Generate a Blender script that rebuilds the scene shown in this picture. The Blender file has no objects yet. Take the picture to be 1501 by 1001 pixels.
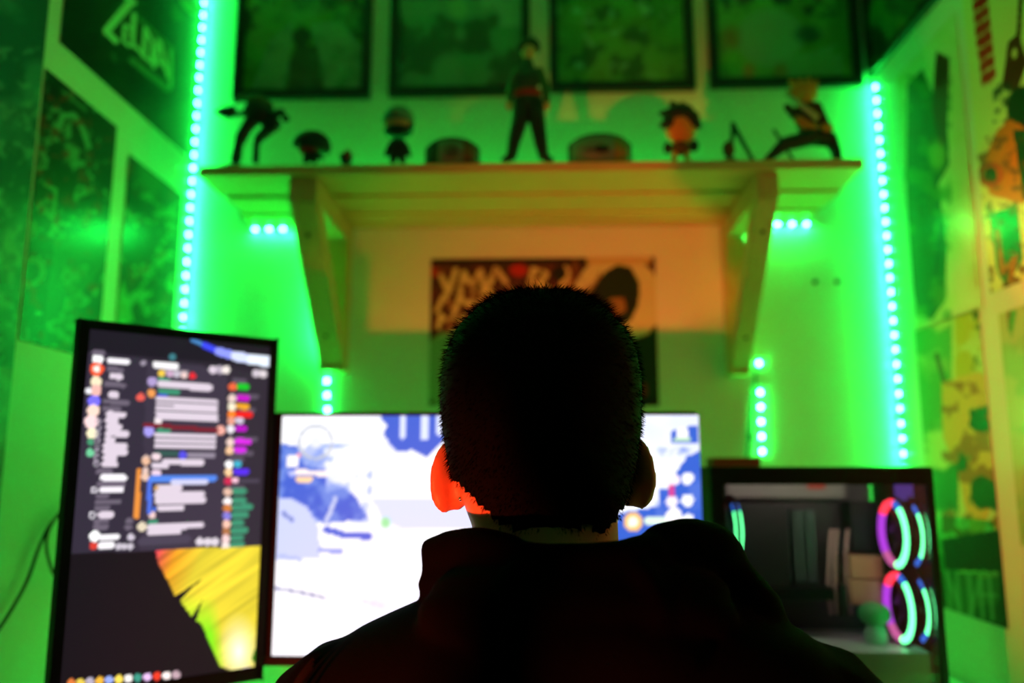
import bpy, bmesh, math, random
import numpy as np
from mathutils import Vector, Matrix

random.seed(7)
rng = np.random.RandomState(7)
C = bpy.context.scene.collection
SC = bpy.context.scene

# ------------------------------------------------------------------ camera
FPX, PITCH, YAW, CAMZ = 1188.1, 0.1600, 0.03223, 1.10
FW = Vector((-math.sin(YAW)*math.cos(PITCH), math.cos(YAW)*math.cos(PITCH), math.sin(PITCH)))
RT = Vector((math.cos(YAW), math.sin(YAW), 0.0))
UP = RT.cross(FW)
EYE = Vector((0, 0, CAMZ))
cam_d = bpy.data.cameras.new('camera')
cam = bpy.data.objects.new('camera', cam_d)
C.objects.link(cam)
cam.location = EYE
cam.rotation_euler = (math.pi/2 + PITCH, 0, YAW)
cam_d.sensor_width = 36.0
cam_d.lens = FPX*36.0/1501.0
cam_d.clip_start = 0.02
cam_d.dof.use_dof = True
cam_d.dof.focus_distance = 0.735
cam_d.dof.aperture_fstop = 2.1
SC.camera = cam

# ------------------------------------------------------------------ world, exposure
w = bpy.data.worlds.new('world')
SC.world = w
w.use_nodes = True
w.node_tree.nodes['Background'].inputs[0].default_value = (0.5, 0.7, 0.6, 1)
w.node_tree.nodes['Background'].inputs[1].default_value = 0.001
SC.view_settings.view_transform = 'Standard'
SC.view_settings.look = 'None'
SC.view_settings.gamma = 1.0
SC.view_settings.use_curve_mapping = False
SC.view_settings.exposure = 0.0

LED_COLOUR = (1.9, 200.0, 16.0)
LED_GAIN = 2.6
# the orange lamp fixed beside the left wall, out of the frame
LAMP_POS = Vector((-0.43, 0.10, 0.73))
LAMP_DIR = Vector((0.74, 1.36, 0.10)).normalized()
LAMP_POWER = 8.2

ld = bpy.data.lights.new('orange_lamp_light', 'AREA')
ld.shape = 'DISK'
ld.size = 0.05
ld.spread = math.radians(76)
ld.energy = LAMP_POWER
ld.color = (1.0, 0.085, 0.022)
lo = bpy.data.objects.new('orange_lamp_light', ld)
C.objects.link(lo)
lo.location = LAMP_POS
lo.rotation_euler = LAMP_DIR.to_track_quat('-Z', 'Y').to_euler()

# added, unseen orange spot high on the left wall, tinting the right wall's posters
SPOT_POS = Vector((-0.68, 0.10, 1.78))
SPOT_AT = Vector((0.742, 1.03, 1.27))
SPOT_DIR = (SPOT_AT-SPOT_POS).normalized()
sd = bpy.data.lights.new('added_orange_spot_light', 'SPOT')
sd.energy = 115.0
sd.color = (1.0, 0.19, 0.05)
sd.spot_size = math.radians(29)
sd.spot_blend = 0.55
sd.shadow_soft_size = 0.02
so = bpy.data.objects.new('added_orange_spot_light', sd)
C.objects.link(so)
so.location = SPOT_POS
so.rotation_euler = SPOT_DIR.to_track_quat('-Z', 'Y').to_euler()


# ------------------------------------------------------------------ photo geometry helpers
def ray(x, y):
    return FW + RT*((x-750.5)/FPX) + UP*((500.5-y)/FPX)
def on_y(x, y, Y):
    d = ray(x, y); return EYE + d*(Y/d.y)
def on_x(x, y, X):
    d = ray(x, y); return EYE + d*(X/d.x)
def on_z(x, y, Z):
    d = ray(x, y); return EYE + d*((Z-CAMZ)/d.z)
def project(P):
    P = np.asarray(P) - np.array(EYE)
    f = P @ np.array(FW); r = P @ np.array(RT); u = P @ np.array(UP)
    f = np.maximum(f, 1e-3)
    return 750.5 + FPX*r/f, 500.5 - FPX*u/f

WY = 1.70          # back wall
XL, XR = -0.762, 0.742
DESK = 0.742
CEIL = 2.35


# ------------------------------------------------------------------ materials
def lin(c):
    c = np.asarray(c, float)/255.0
    return np.where(c <= 0.04045, c/12.92, ((c+0.055)/1.055)**2.4)

def pbr(name, col, rough=0.5, metal=0.0, spec=0.5, noise=0.0, nscale=20.0, bump=0.0, bscale=60.0, stretch=None, coat=0.0):
    m = bpy.data.materials.new(name)
    m.use_nodes = True
    nt = m.node_tree
    b = nt.nodes['Principled BSDF']
    b.inputs['Roughness'].default_value = rough
    b.inputs['Metallic'].default_value = metal
    b.inputs['Specular IOR Level'].default_value = spec
    b.inputs['Coat Weight'].default_value = coat
    c = tuple(lin(col)) + (1,)
    b.inputs['Base Color'].default_value = c
    if noise or bump:
        tc = nt.nodes.new('ShaderNodeTexCoord')
        mp = nt.nodes.new('ShaderNodeMapping')
        nt.links.new(tc.outputs['Object'], mp.inputs[0])
        if stretch: mp.inputs['Scale'].default_value = stretch
        if noise:
            nz = nt.nodes.new('ShaderNodeTexNoise')
            nz.inputs['Scale'].default_value = nscale
            nz.inputs['Detail'].default_value = 5
            nt.links.new(mp.outputs[0], nz.inputs['Vector'])
            mx = nt.nodes.new('ShaderNodeMix'); mx.data_type = 'RGBA'
            mx.inputs[6].default_value = tuple(v*(1-noise) for v in c[:3]) + (1,)
            mx.inputs[7].default_value = tuple(min(1, v*(1+noise)) for v in c[:3]) + (1,)
            nt.links.new(nz.outputs[0], mx.inputs[0])
            nt.links.new(mx.outputs[2], b.inputs['Base Color'])
        if bump:
            n2 = nt.nodes.new('ShaderNodeTexNoise')
            n2.inputs['Scale'].default_value = bscale
            n2.inputs['Detail'].default_value = 6
            nt.links.new(mp.outputs[0], n2.inputs['Vector'])
            bp = nt.nodes.new('ShaderNodeBump')
            bp.inputs['Strength'].default_value = bump
            bp.inputs['Distance'].default_value = 0.002
            nt.links.new(n2.outputs[0], bp.inputs['Height'])
            nt.links.new(bp.outputs[0], b.inputs['Normal'])
    return m

def emit(name, col, strength=1.0):
    m = bpy.data.materials.new(name)
    m.use_nodes = True
    nt = m.node_tree
    nt.nodes.remove(nt.nodes['Principled BSDF'])
    e = nt.nodes.new('ShaderNodeEmission')
    e.inputs[0].default_value = tuple(col) + (1,)
    e.inputs[1].default_value = strength
    nt.links.new(e.outputs[0], nt.nodes['Material Output'].inputs[0])
    return m

def pane_glass(name, tint=(1, 1, 1), refl=1.0):
    m = bpy.data.materials.new(name)
    m.use_nodes = True
    nt = m.node_tree
    nt.nodes.remove(nt.nodes['Principled BSDF'])
    t = nt.nodes.new('ShaderNodeBsdfTransparent'); t.inputs[0].default_value = tuple(tint) + (1,)
    g = nt.nodes.new('ShaderNodeBsdfGlossy'); g.inputs['Roughness'].default_value = 0.04
    f = nt.nodes.new('ShaderNodeFresnel'); f.inputs[0].default_value = 1.45
    mu = nt.nodes.new('ShaderNodeMath'); mu.operation = 'MULTIPLY'; mu.inputs[1].default_value = refl
    mx = nt.nodes.new('ShaderNodeMixShader')
    nt.links.new(f.outputs[0], mu.inputs[0]); nt.links.new(mu.outputs[0], mx.inputs[0])
    nt.links.new(t.outputs[0], mx.inputs[1]); nt.links.new(g.outputs[0], mx.inputs[2])
    nt.links.new(mx.outputs[0], nt.nodes['Material Output'].inputs[0])
    return m

def print_mat(name, rough=0.35, spec=0.5):
    m = bpy.data.materials.new(name)
    m.use_nodes = True
    nt = m.node_tree
    b = nt.nodes['Principled BSDF']
    a = nt.nodes.new('ShaderNodeVertexColor'); a.layer_name = 'print'
    nt.links.new(a.outputs[0], b.inputs['Base Color'])
    b.inputs['Roughness'].default_value = rough
    b.inputs['Specular IOR Level'].default_value = spec
    return m

def screen_mat(name, strength):
    m = bpy.data.materials.new(name)
    m.use_nodes = True
    nt = m.node_tree
    b = nt.nodes['Principled BSDF']
    b.inputs['Base Color'].default_value = (0.004, 0.004, 0.004, 1)
    b.inputs['Roughness'].default_value = 0.5
    b.inputs['Specular IOR Level'].default_value = 0.2
    a = nt.nodes.new('ShaderNodeVertexColor'); a.layer_name = 'print'
    nt.links.new(a.outputs[0], b.inputs['Emission Color'])
    b.inputs['Emission Strength'].default_value = strength
    return m

M = {}
M['wall'] = pbr('wall_paint', (228, 228, 222), 0.42, noise=0.03, nscale=6, bump=0.08, bscale=240)
M['floor'] = pbr('floor_wood', (96, 70, 48), 0.5, noise=0.3, nscale=8, stretch=(1, 12, 1))
M['ceil'] = pbr('ceiling_paint', (225, 225, 220), 0.8, noise=0.03)
M['desk'] = pbr('white_laminate', (235, 235, 232), 0.22, noise=0.02)
M['pine'] = pbr('pine', (212, 172, 112), 0.5, noise=0.22, nscale=10, stretch=(1.2, 14, 14), bump=0.1)
M['pine_v'] = pbr('pine_lengthwise', (210, 170, 112), 0.5, noise=0.22, nscale=10, stretch=(14, 5, 3), bump=0.1)
M['black'] = pbr('black_plastic', (5, 5, 5), 0.6, spec=0.15, noise=0.1, bump=0.05, bscale=400)
M['frame'] = pbr('black_frame', (8, 8, 8), 0.5, noise=0.15, nscale=60)
M['metal'] = pbr('dark_steel', (30, 30, 30), 0.35, metal=0.8, noise=0.1)
M['steel'] = pbr('bright_steel', (225, 225, 225), 0.15, metal=1.0, noise=0.02)
M['cable'] = pbr('cable_rubber', (10, 10, 10), 0.5, noise=0.1)
M['tape'] = pbr('led_tape', (225, 225, 220), 0.5, noise=0.05)
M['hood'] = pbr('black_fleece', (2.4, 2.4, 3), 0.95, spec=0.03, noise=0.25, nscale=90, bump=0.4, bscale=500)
M['jean'] = pbr('dark_denim', (22, 26, 38), 0.9, spec=0.15, noise=0.3, nscale=200)
M['shoe'] = pbr('dark_shoe', (20, 20, 20), 0.7, noise=0.2)
M['stripe'] = pbr('grey_stripe', (9, 8, 8), 0.9, spec=0.05, noise=0.2, nscale=200)
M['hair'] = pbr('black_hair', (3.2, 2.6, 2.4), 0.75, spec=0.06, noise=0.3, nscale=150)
M['skin'] = pbr('skin', (186, 126, 98), 0.5, spec=0.35, noise=0.06, nscale=60, bump=0.08, bscale=500)
_b = M['skin'].node_tree.nodes['Principled BSDF']
_b.inputs['Subsurface Weight'].default_value = 0.35
_b.inputs['Subsurface Radius'].default_value = (1.0, 0.2, 0.1)
_b.inputs['Subsurface Scale'].default_value = 0.012
M['print'] = print_mat('poster_print', 0.30, 0.45)
M['matte_print'] = print_mat('matte_print', 0.5, 0.35)
M['glass'] = pane_glass('picture_glass', refl=0.55)
M['smoked'] = pane_glass('case_glass', (0.72, 0.72, 0.74), 0.8)
M['led'] = emit('green_led', tuple(v*LED_GAIN for v in LED_COLOUR), 1.0)
M['screen_main'] = screen_mat('lit_screen', 1.22)
M['screen_side'] = screen_mat('lit_portrait_screen', 1.25)


# ------------------------------------------------------------------ object helpers
ORG = {}
def thing(name, label, cat, loc=(0, 0, 0), group=None):
    o = bpy.data.objects.new(name, None)
    C.objects.link(o)
    o.empty_display_size = 0.05
    o.location = loc
    o['label'] = label; o['category'] = cat
    if group: o['group'] = group
    ORG[o] = Vector(loc)
    return o

def tag(o, label, cat, group=None):
    o['label'] = label; o['category'] = cat
    if group: o['group'] = group
    return o

def link(name, me, mat, parent=None, origin=None):
    """link mesh data given in world coordinates; the object's origin is its parent's, or `origin`"""
    o = bpy.data.objects.new(name, me)
    C.objects.link(o)
    if mat is not None:
        me.materials.clear(); me.materials.append(mat)
    if parent is not None:
        base = ORG[parent]
        me.transform(Matrix.Translation(-base))
        o.parent = parent
        ORG[o] = base
    else:
        base = Vector(origin) if origin is not None else Vector((0, 0, 0))
        me.transform(Matrix.Translation(-base))
        o.location = base
        ORG[o] = base
    return o

def obj(name, bm, mat, parent=None, origin=None, smooth=False):
    bmesh.ops.recalc_face_normals(bm, faces=bm.faces)
    me = bpy.data.meshes.new(name)
    bm.to_mesh(me); bm.free()
    if smooth:
        me.polygons.foreach_set('use_smooth', [True]*len(me.polygons))
    if origin is None and parent is None:
        xs = np.array([v.co for v in me.vertices])
        origin = ((xs[:, 0].min()+xs[:, 0].max())/2, (xs[:, 1].min()+xs[:, 1].max())/2, xs[:, 2].min())
    return link(name, me, mat, parent, origin)

def struct(name, bm, mat, parent=None):
    o = obj(name, bm, mat, parent)
    if parent is None: o['kind'] = 'structure'
    return o

def NB(): return bmesh.new()

def box(bm, a, b, bevel=0.0):
    a = Vector(a); b = Vector(b)
    r = bmesh.ops.create_cube(bm, size=1.0)
    c = (a+b)/2; s = b-a
    for v in r['verts']:
        v.co = Vector((v.co.x*abs(s.x), v.co.y*abs(s.y), v.co.z*abs(s.z))) + c
    if bevel:
        es = list({e for v in r['verts'] for e in v.link_edges})
        bmesh.ops.bevel(bm, geom=es, offset=bevel, segments=2, affect='EDGES', profile=0.6)
    return bm

def prism(bm, pts, d):
    """polygon of world points extruded by the vector d"""
    d = Vector(d)
    a = [bm.verts.new(Vector(p)) for p in pts]
    b = [bm.verts.new(Vector(p)+d) for p in pts]
    n = len(pts)
    bm.faces.new(a); bm.faces.new(b[::-1])
    for i in range(n):
        bm.faces.new((a[i], a[(i+1) % n], b[(i+1) % n], b[i]))
    return bm

def obox(bm, c, ax, ay, az, bevel=0.0):
    """oriented box: centre and three half-axis vectors"""
    r = bmesh.ops.create_cube(bm, size=2.0)
    c = Vector(c); ax = Vector(ax); ay = Vector(ay); az = Vector(az)
    for v in r['verts']:
        v.co = c + ax*v.co.x + ay*v.co.y + az*v.co.z
    if bevel:
        es = list({e for v in r['verts'] for e in v.link_edges})
        bmesh.ops.bevel(bm, geom=es, offset=bevel, segments=2, affect='EDGES', profile=0.6)
    return bm

def frame_of(d):
    d = d.normalized()
    a = Vector((0, 0, 1)) if abs(d.z) < 0.9 else Vector((1, 0, 0))
    x = d.cross(a).normalized()
    return x, d.cross(x).normalized()

def tube(bm, pts, radii, seg=10, caps=True):
    pts = [Vector(p) for p in pts]
    if not hasattr(radii, '__len__'): radii = [radii]*len(pts)
    rings = []
    x0 = None
    for i, p in enumerate(pts):
        d = pts[min(i+1, len(pts)-1)] - pts[max(i-1, 0)]
        x, y = frame_of(d)
        if x0 is not None:
            x = (x0 - d.normalized()*x0.dot(d.normalized())).normalized(); y = d.normalized().cross(x)
        x0 = x
        rings.append([bm.verts.new(p + (x*math.cos(t)+y*math.sin(t))*radii[i]) for t in (2*math.pi*k/seg for k in range(seg))])
    for a, b in zip(rings, rings[1:]):
        for k in range(seg):
            bm.faces.new((a[k], a[(k+1) % seg], b[(k+1) % seg], b[k]))
    if caps:
        bm.faces.new(rings[0][::-1]); bm.faces.new(rings[-1])
    return bm

def ball(bm, c, r, sub=2, rot=None):
    """ellipsoid; r number or triple"""
    if not hasattr(r, '__len__'): r = (r, r, r)
    g = bmesh.ops.create_icosphere(bm, subdivisions=sub, radius=1.0)
    mt = Matrix.Translation(Vector(c)) @ (rot.to_4x4() if rot else Matrix.Identity(4)) @ Matrix.Diagonal((r[0], r[1], r[2], 1))
    bmesh.ops.transform(bm, matrix=mt, verts=g['verts'])
    return bm

def chain(bm, pts, radii, seg=12):
    """tapered limb with round joints (for fuse)"""
    if not hasattr(radii, '__len__'): radii = [radii]*len(pts)
    for p, r in zip(pts, radii): ball(bm, p, r)
    for i in range(len(pts)-1):
        tube(bm, [pts[i], pts[i+1]], [radii[i], radii[i+1]], seg)
    return bm

def lathe(bm, base, prof, seg=20):
    base = Vector(base)
    rings = []
    for r, z in prof:
        rings.append([bm.verts.new(base + Vector((r*math.cos(t), r*math.sin(t), z))) for t in (2*math.pi*k/seg for k in range(seg))])
    for a, b in zip(rings, rings[1:]):
        for k in range(seg):
            bm.faces.new((a[k], a[(k+1) % seg], b[(k+1) % seg], b[k]))
    bm.faces.new(rings[0][::-1]); bm.faces.new(rings[-1])
    return bm

def fuse(bm, voxel, smooth=4):
    """voxel union of everything in bm -> one continuous smooth mesh (as a new bmesh)"""
    me = bpy.data.meshes.new('tmp'); bmesh.ops.recalc_face_normals(bm, faces=bm.faces)
    bm.to_mesh(me); bm.free()
    o = bpy.data.objects.new('tmp', me); C.objects.link(o)
    r = o.modifiers.new('r', 'REMESH'); r.mode = 'VOXEL'; r.voxel_size = voxel; r.adaptivity = 0.0
    if smooth:
        s = o.modifiers.new('s', 'SMOOTH'); s.iterations = smooth; s.factor = 0.5
    dg = bpy.context.evaluated_depsgraph_get()
    me2 = bpy.data.meshes.new_from_object(o.evaluated_get(dg))
    bpy.data.objects.remove(o); bpy.data.meshes.remove(me)
    out = bmesh.new(); out.from_mesh(me2); bpy.data.meshes.remove(me2)
    return out

# ------------------------------------------------------------------ flat print painter (grid of coloured points)
def fbm(X, Y, scale, seed, octs=4):
    out = np.zeros_like(X, float); amp = 1.0; tot = 0
    for o in range(octs):
        s = scale/(2**o)
        gx = X/s + 1000; gy = Y/s + 1000
        ix = np.floor(gx).astype(int); iy = np.floor(gy).astype(int)
        fx = gx-ix; fy = gy-iy
        fx = fx*fx*(3-2*fx); fy = fy*fy*(3-2*fy)
        def h(a, b):
            v = np.sin(a*127.1 + b*311.7 + seed*74.7 + o*17.3)*43758.5453
            return v - np.floor(v)
        v = (h(ix, iy)*(1-fx)+h(ix+1, iy)*fx)*(1-fy) + (h(ix, iy+1)*(1-fx)+h(ix+1, iy+1)*fx)*fy
        out += v*amp; tot += amp; amp *= 0.55
    return out/tot

class Paint:
    """X, Y: coordinates of the print's points; shapes are laid over one another like inks"""
    def __init__(s, X, Y, base):
        s.X, s.Y = X, Y
        s.c = np.tile(np.asarray(base, float), X.shape + (1,))
    def put(s, m, col, a=1.0):
        m = np.asarray(m, float)*a
        s.c = s.c*(1-m[..., None]) + np.asarray(col, float)*m[..., None]
    def rect(s, x0, y0, x1, y1, col, a=1.0):
        s.put((s.X > x0) & (s.X < x1) & (s.Y > y0) & (s.Y < y1), col, a)
    def ell(s, x, y, rx, ry, col, a=1.0, soft=0.0):
        d = np.sqrt(((s.X-x)/rx)**2 + ((s.Y-y)/ry)**2)
        s.put(d < 1 if not soft else np.clip((1+soft-d)/(2*soft), 0, 1), col, a)
    def ring(s, x, y, r, wd, col, a=1.0, ky=1.0):
        d = np.abs(np.sqrt((s.X-x)**2 + ((s.Y-y)/ky)**2) - r)
        s.put(d < wd/2, col, a)
    def line(s, x0, y0, x1, y1, wd, col, a=1.0):
        dx, dy = x1-x0, y1-y0
        L = dx*dx+dy*dy
        t = np.clip(((s.X-x0)*dx+(s.Y-y0)*dy)/max(L, 1e-6), 0, 1)
        s.put((s.X-x0-t*dx)**2 + (s.Y-y0-t*dy)**2 < (wd/2)**2, col, a)
    def path(s, pts, wd, col, a=1.0):
        for p, q in zip(pts, pts[1:]): s.line(*p, *q, wd, col, a)
    def poly(s, pts, col, a=1.0):
        ins = np.zeros(s.X.shape, bool)
        n = len(pts)
        for i in range(n):
            x0, y0 = pts[i]; x1, y1 = pts[(i+1) % n]
            if y0 == y1: continue
            cr = ((s.Y > min(y0, y1)) & (s.Y <= max(y0, y1)))
            xi = x0 + (s.Y-y0)*(x1-x0)/(y1-y0)
            ins ^= cr & (s.X < xi)
        s.put(ins, col, a)
    def mottle(s, scale, seed, col, lo=0.5, hi=0.62, a=1.0, mask=None):
        n = fbm(s.X, s.Y, scale, seed)
        m = np.clip((n-lo)/(hi-lo), 0, 1)
        if mask is not None: m = m*mask
        s.put(m, col, a)

def printed(name, P0, U, V, du, dv, fn, mat, parent=None, base=(128, 128, 128), origin=None):
    """flat print: origin corner P0, edges U and V, points every du/dv metres, coloured by fn(Paint)"""
    P0 = np.array(P0); U = np.array(U); V = np.array(V)
    nu = max(2, int(np.linalg.norm(U)/du)); nv = max(2, int(np.linalg.norm(V)/dv))
    a, b = np.meshgrid(np.linspace(0, 1, nu+1), np.linspace(0, 1, nv+1))
    P = P0 + a[..., None]*U + b[..., None]*V
    X, Y = project(P)
    p = Paint(X, Y, base)
    p.u, p.v = a, b
    fn(p)
    idx = np.arange((nu+1)*(nv+1)).reshape(nv+1, nu+1)
    F = np.stack([idx[:-1, :-1], idx[:-1, 1:], idx[1:, 1:], idx[1:, :-1]], -1).reshape(-1, 4)
    me = bpy.data.meshes.new(name)
    me.from_pydata(P.reshape(-1, 3).tolist(), [], F.tolist())
    col = np.ones(((nu+1)*(nv+1), 4), np.float32)
    col[:, :3] = lin(np.clip(p.c.reshape(-1, 3), 0, 255))
    at = me.color_attributes.new('print', 'FLOAT_COLOR', 'POINT')
    at.data.foreach_set('color', col.ravel())
    return link(name, me, mat, parent, origin if origin is not None else (tuple(P0) if parent is None else None))


# ================================================================== the room
b = NB(); box(b, (XL-0.1, WY, 0), (XR+0.1, WY+0.1, CEIL)); struct('wall_back', b, M['wall'])
b = NB(); box(b, (XL-0.1, -0.35, 0), (XL, WY, CEIL)); struct('wall_left', b, M['wall'])
b = NB(); box(b, (XR, -0.35, 0), (XR+0.1, WY, CEIL)); struct('wall_right', b, M['wall'])
b = NB(); box(b, (-2.2, -3.1, 0), (2.2, -3.0, CEIL)); struct('wall_rear', b, M['wall'])
b = NB(); box(b, (-2.2, -3.1, -0.1), (2.2, WY+0.1, 0)); struct('floor', b, M['floor'])
b = NB(); box(b, (-2.2, -3.1, CEIL), (2.2, WY+0.1, CEIL+0.1)); struct('ceiling', b, M['ceil'])

# ------------------------------------------------------------------ desk
dk = thing('desk', 'white laminate desk under the monitors, catching green light between them', 'desk', ((XL+XR)/2, 1.3, 0))
b = NB(); box(b, (XL+0.01, 0.90, DESK-0.03), (XR-0.01, WY-0.006, DESK), 0.003); obj('desktop', b, M['desk'], dk)
for x in (XL+0.05, XR-0.05):
    for y in (0.95, WY-0.06):
        b = NB(); box(b, (x-0.02, y-0.02, 0), (x+0.02, y+0.02, DESK-0.03)); obj('leg', b, M['metal'], dk)

# ------------------------------------------------------------------ shelf with two brackets
SHF = 1.39                                  # front face of the shelf
ZS = on_y(760, 252, SHF).z                  # underside
TH = on_y(760, 238, SHF).z - ZS             # thickness
ZT = ZS + TH
xs0, xs1 = on_y(290, 250, SHF).x, on_y(1267, 245, SHF).x
sh = thing('wall_shelf', 'long pine shelf of planks on two wooden brackets, carrying the figurines', 'shelf', ((xs0+xs1)/2, WY, ZS))
seams = [SHF] + [on_z(760, y, ZS).y for y in (283, 307)] + [WY-0.004]
for i in range(3):
    b = NB()
    e = 0.004 if i == 1 else 0.0
    box(b, (xs0 + 0.01*(i == 1), seams[i] + (0.001 if i else 0), ZS - (0.0, 0.005, 0.009)[i]), (xs1 - 0.008*(i == 2), seams[i+1]-0.001*(i < 2), ZT - 0.001*i), 0.0025)
    obj('plank', b, M['pine'], sh)

def bracket(xc, wd, y_low_px, xc_low):
    root = NB()
    h = wd/2
    y0, y1 = SHF + 0.012, WY - 0.003
    # horizontal arm under the planks, its end grain to the front
    box(root, (xc-h, y0, ZS-0.047), (xc+h, y1, ZS-0.001), 0.002)
    a = obj('bracket_arm', root, M['pine_v'], sh)
    zl = on_y(xc_low, y_low_px, WY-0.05).z
    b = NB(); box(b, (xc-h, WY-0.048, zl-0.012), (xc+h, WY-0.003, ZS-0.048), 0.002)
    p = obj('bracket_post', b, M['pine_v'], a)
    # diagonal brace from under the front of the arm down to the foot of the post
    b = NB()
    t = 0.042
    yz = [(y0+0.002, ZS-0.049), (y0+0.002+t*1.25, ZS-0.049), (WY-0.05, zl+t*1.35), (WY-0.05, zl)]
    prism(b, [(xc-h+0.001, y, z) for y, z in yz], (wd-0.002, 0, 0))
    bmesh.ops.bevel(b, geom=list(b.edges), offset=0.0015, segments=1, affect='EDGES')
    d = obj('bracket_brace', b, M['pine_v'], a)
    for f, k in ((0.18, 1), (0.80, 1)):
        y = y0 + (WY-0.05-y0)*f; z = ZS-0.049 + (zl-ZS+0.049)*f
        nrm = Vector((0, -(ZS-0.049-zl), -(WY-0.05-y0))).normalized()
        b = NB(); q = Vector((xc, y, z)) + nrm*0.0002
        tube(b, [q - nrm*0.003, q + nrm*0.0012], 0.004, 8)
        obj('screw', b, M['metal'], a)
    return zl
xb0 = on_y(444, 270, SHF+0.012).x; wb0 = on_y(465, 270, SHF+0.012).x - on_y(424, 270, SHF+0.012).x
xb1 = on_y(1125, 265, SHF+0.012).x; wb1 = on_y(1142, 265, SHF+0.012).x - on_y(1109, 265, SHF+0.012).x
zl0 = bracket(xb0, wb0, 535, 492)
zl1 = bracket(xb1, wb1, 540, 1092)

# ------------------------------------------------------------------ led strips
_ledme = None
def led_mesh():
    global _ledme
    if _ledme is None:
        b = NB()
        r = bmesh.ops.create_cube(b, size=1.0)
        for v in r['verts']:
            k = 1.0 if v.co.z < 0 else 0.72
            v.co = Vector((v.co.x*0.0070*k, v.co.y*0.0070*k, (v.co.z+0.5)*0.0026))
        b.faces.ensure_lookup_table()
        bmesh.ops.recalc_face_normals(b, faces=b.faces)
        _ledme = bpy.data.meshes.new('led')
        b.to_mesh(_ledme); b.free()
        _ledme.materials.append(M['led'])
    return _ledme

def strip(label, p0, p1, nrm, group='green led strips', pitch=0.0305, skip=()):
    p0, p1, nrm = Vector(p0), Vector(p1), Vector(nrm).normalized()
    d = (p1-p0); L = d.length; d.normalize()
    s = d.cross(nrm).normalized()
    t = thing('led_strip', label, 'led strip', p0, group)
    b = NB(); obox(b, (p0+p1)/2 + nrm*0.0006, d*(L/2), s*0.005, nrm*0.0006)
    obj('tape', b, M['tape'], t)
    n = int(L/pitch)
    q = nrm.to_track_quat('Z', 'Y')
    for i in range(n):
        if i in skip: continue
        o = bpy.data.objects.new('led', led_mesh())
        C.objects.link(o)
        o.parent = t
        o.location = d*(pitch*(i+0.5)) + nrm*0.0012
        o.rotation_mode = 'QUATERNION'; o.rotation_quaternion = q
    return t

zLt = 2.30
YS = WY-0.016
strip('green led strip up the left corner, lit dots beside the dark framed print', (XL+0.0003, YS, 1.20), (XL+0.0003, YS, zLt), (1, 0, 0))
zRt = on_x(1272, 128, XR).z
zR0 = 1.0
strip('green led strip up the right corner, rising from behind the computer case', (XR-0.0003, YS, zR0), (XR-0.0003, YS, zRt), (-1, 0, 0))
def under(xa, xb, label):
    z = ZS - 0.0092
    strip(label, (xa, WY-0.014, z), (xb, WY-0.014, z), (0, -0.25, -1))
under(on_y(364, 337, WY-0.014).x, xb0-wb0/2-0.012, 'short green led strip under the shelf, left of the left bracket')
under(xb1+wb1/2+0.004, on_y(1198, 337, WY-0.014).x, 'short green led strip under the shelf, right of the right bracket')
strip('green led strip lying along the back of the shelf top behind the figurines', (xs0+0.12, WY-0.035, ZT+0.0004), (xs1-0.10, WY-0.035, ZT+0.0004), (0, 0, 1), pitch=0.07)
pa = on_y(479, 548, WY); pb = on_y(481, 640, WY)
strip('green led strip hanging down the wall below the left bracket', (pa.x, WY-0.0006, pa.z), (pb.x, WY-0.0006, pb.z), (0, -1, 0))
pc = on_y(468, 500, WY)
strip('green led strip along the outer side of the left bracket post', (xb0-wb0/2-0.0006, WY-0.03, ZS-0.08), (xb0-wb0/2-0.0006, WY-0.03, zl0+0.01), (-1, 0, 0))
pa = on_y(1112, 522, WY); pb = on_y(1118, 690, WY)
strip('green led strip hanging down the wall below the right bracket', (pa.x, WY-0.0006, pa.z), (pb.x, WY-0.0006, pb.z), (0, -1, 0), skip=(1,))
strip('green led strip along the right wall just above the desk', (XR-0.0003, 0.86, DESK+0.015), (XR-0.0003, 1.10, DESK+0.015), (-1, 0, 0.0))


# ------------------------------------------------------------------ posters and framed prints
def wall_print(name, kind, P0, U, V, fn, label, base, step=0.0035, thick=0.0012, mat='print'):
    """unframed poster: paper slab with a printed face"""
    P0, U, V = Vector(P0), Vector(U), Vector(V)
    n = U.cross(V).normalized()          # faces the room
    t = thing(name, label, 'poster', P0 + n*0.0004)
    b = NB(); prism(b, [P0+n*0.0004, P0+U+n*0.0004, P0+U+V+n*0.0004, P0+V+n*0.0004], n*thick)
    obj('paper', b, M['tape'], t)
    printed('printed_face', P0+n*(thick+0.0008), U, V, step, step, fn, M[mat], t, base)
    return t

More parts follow.
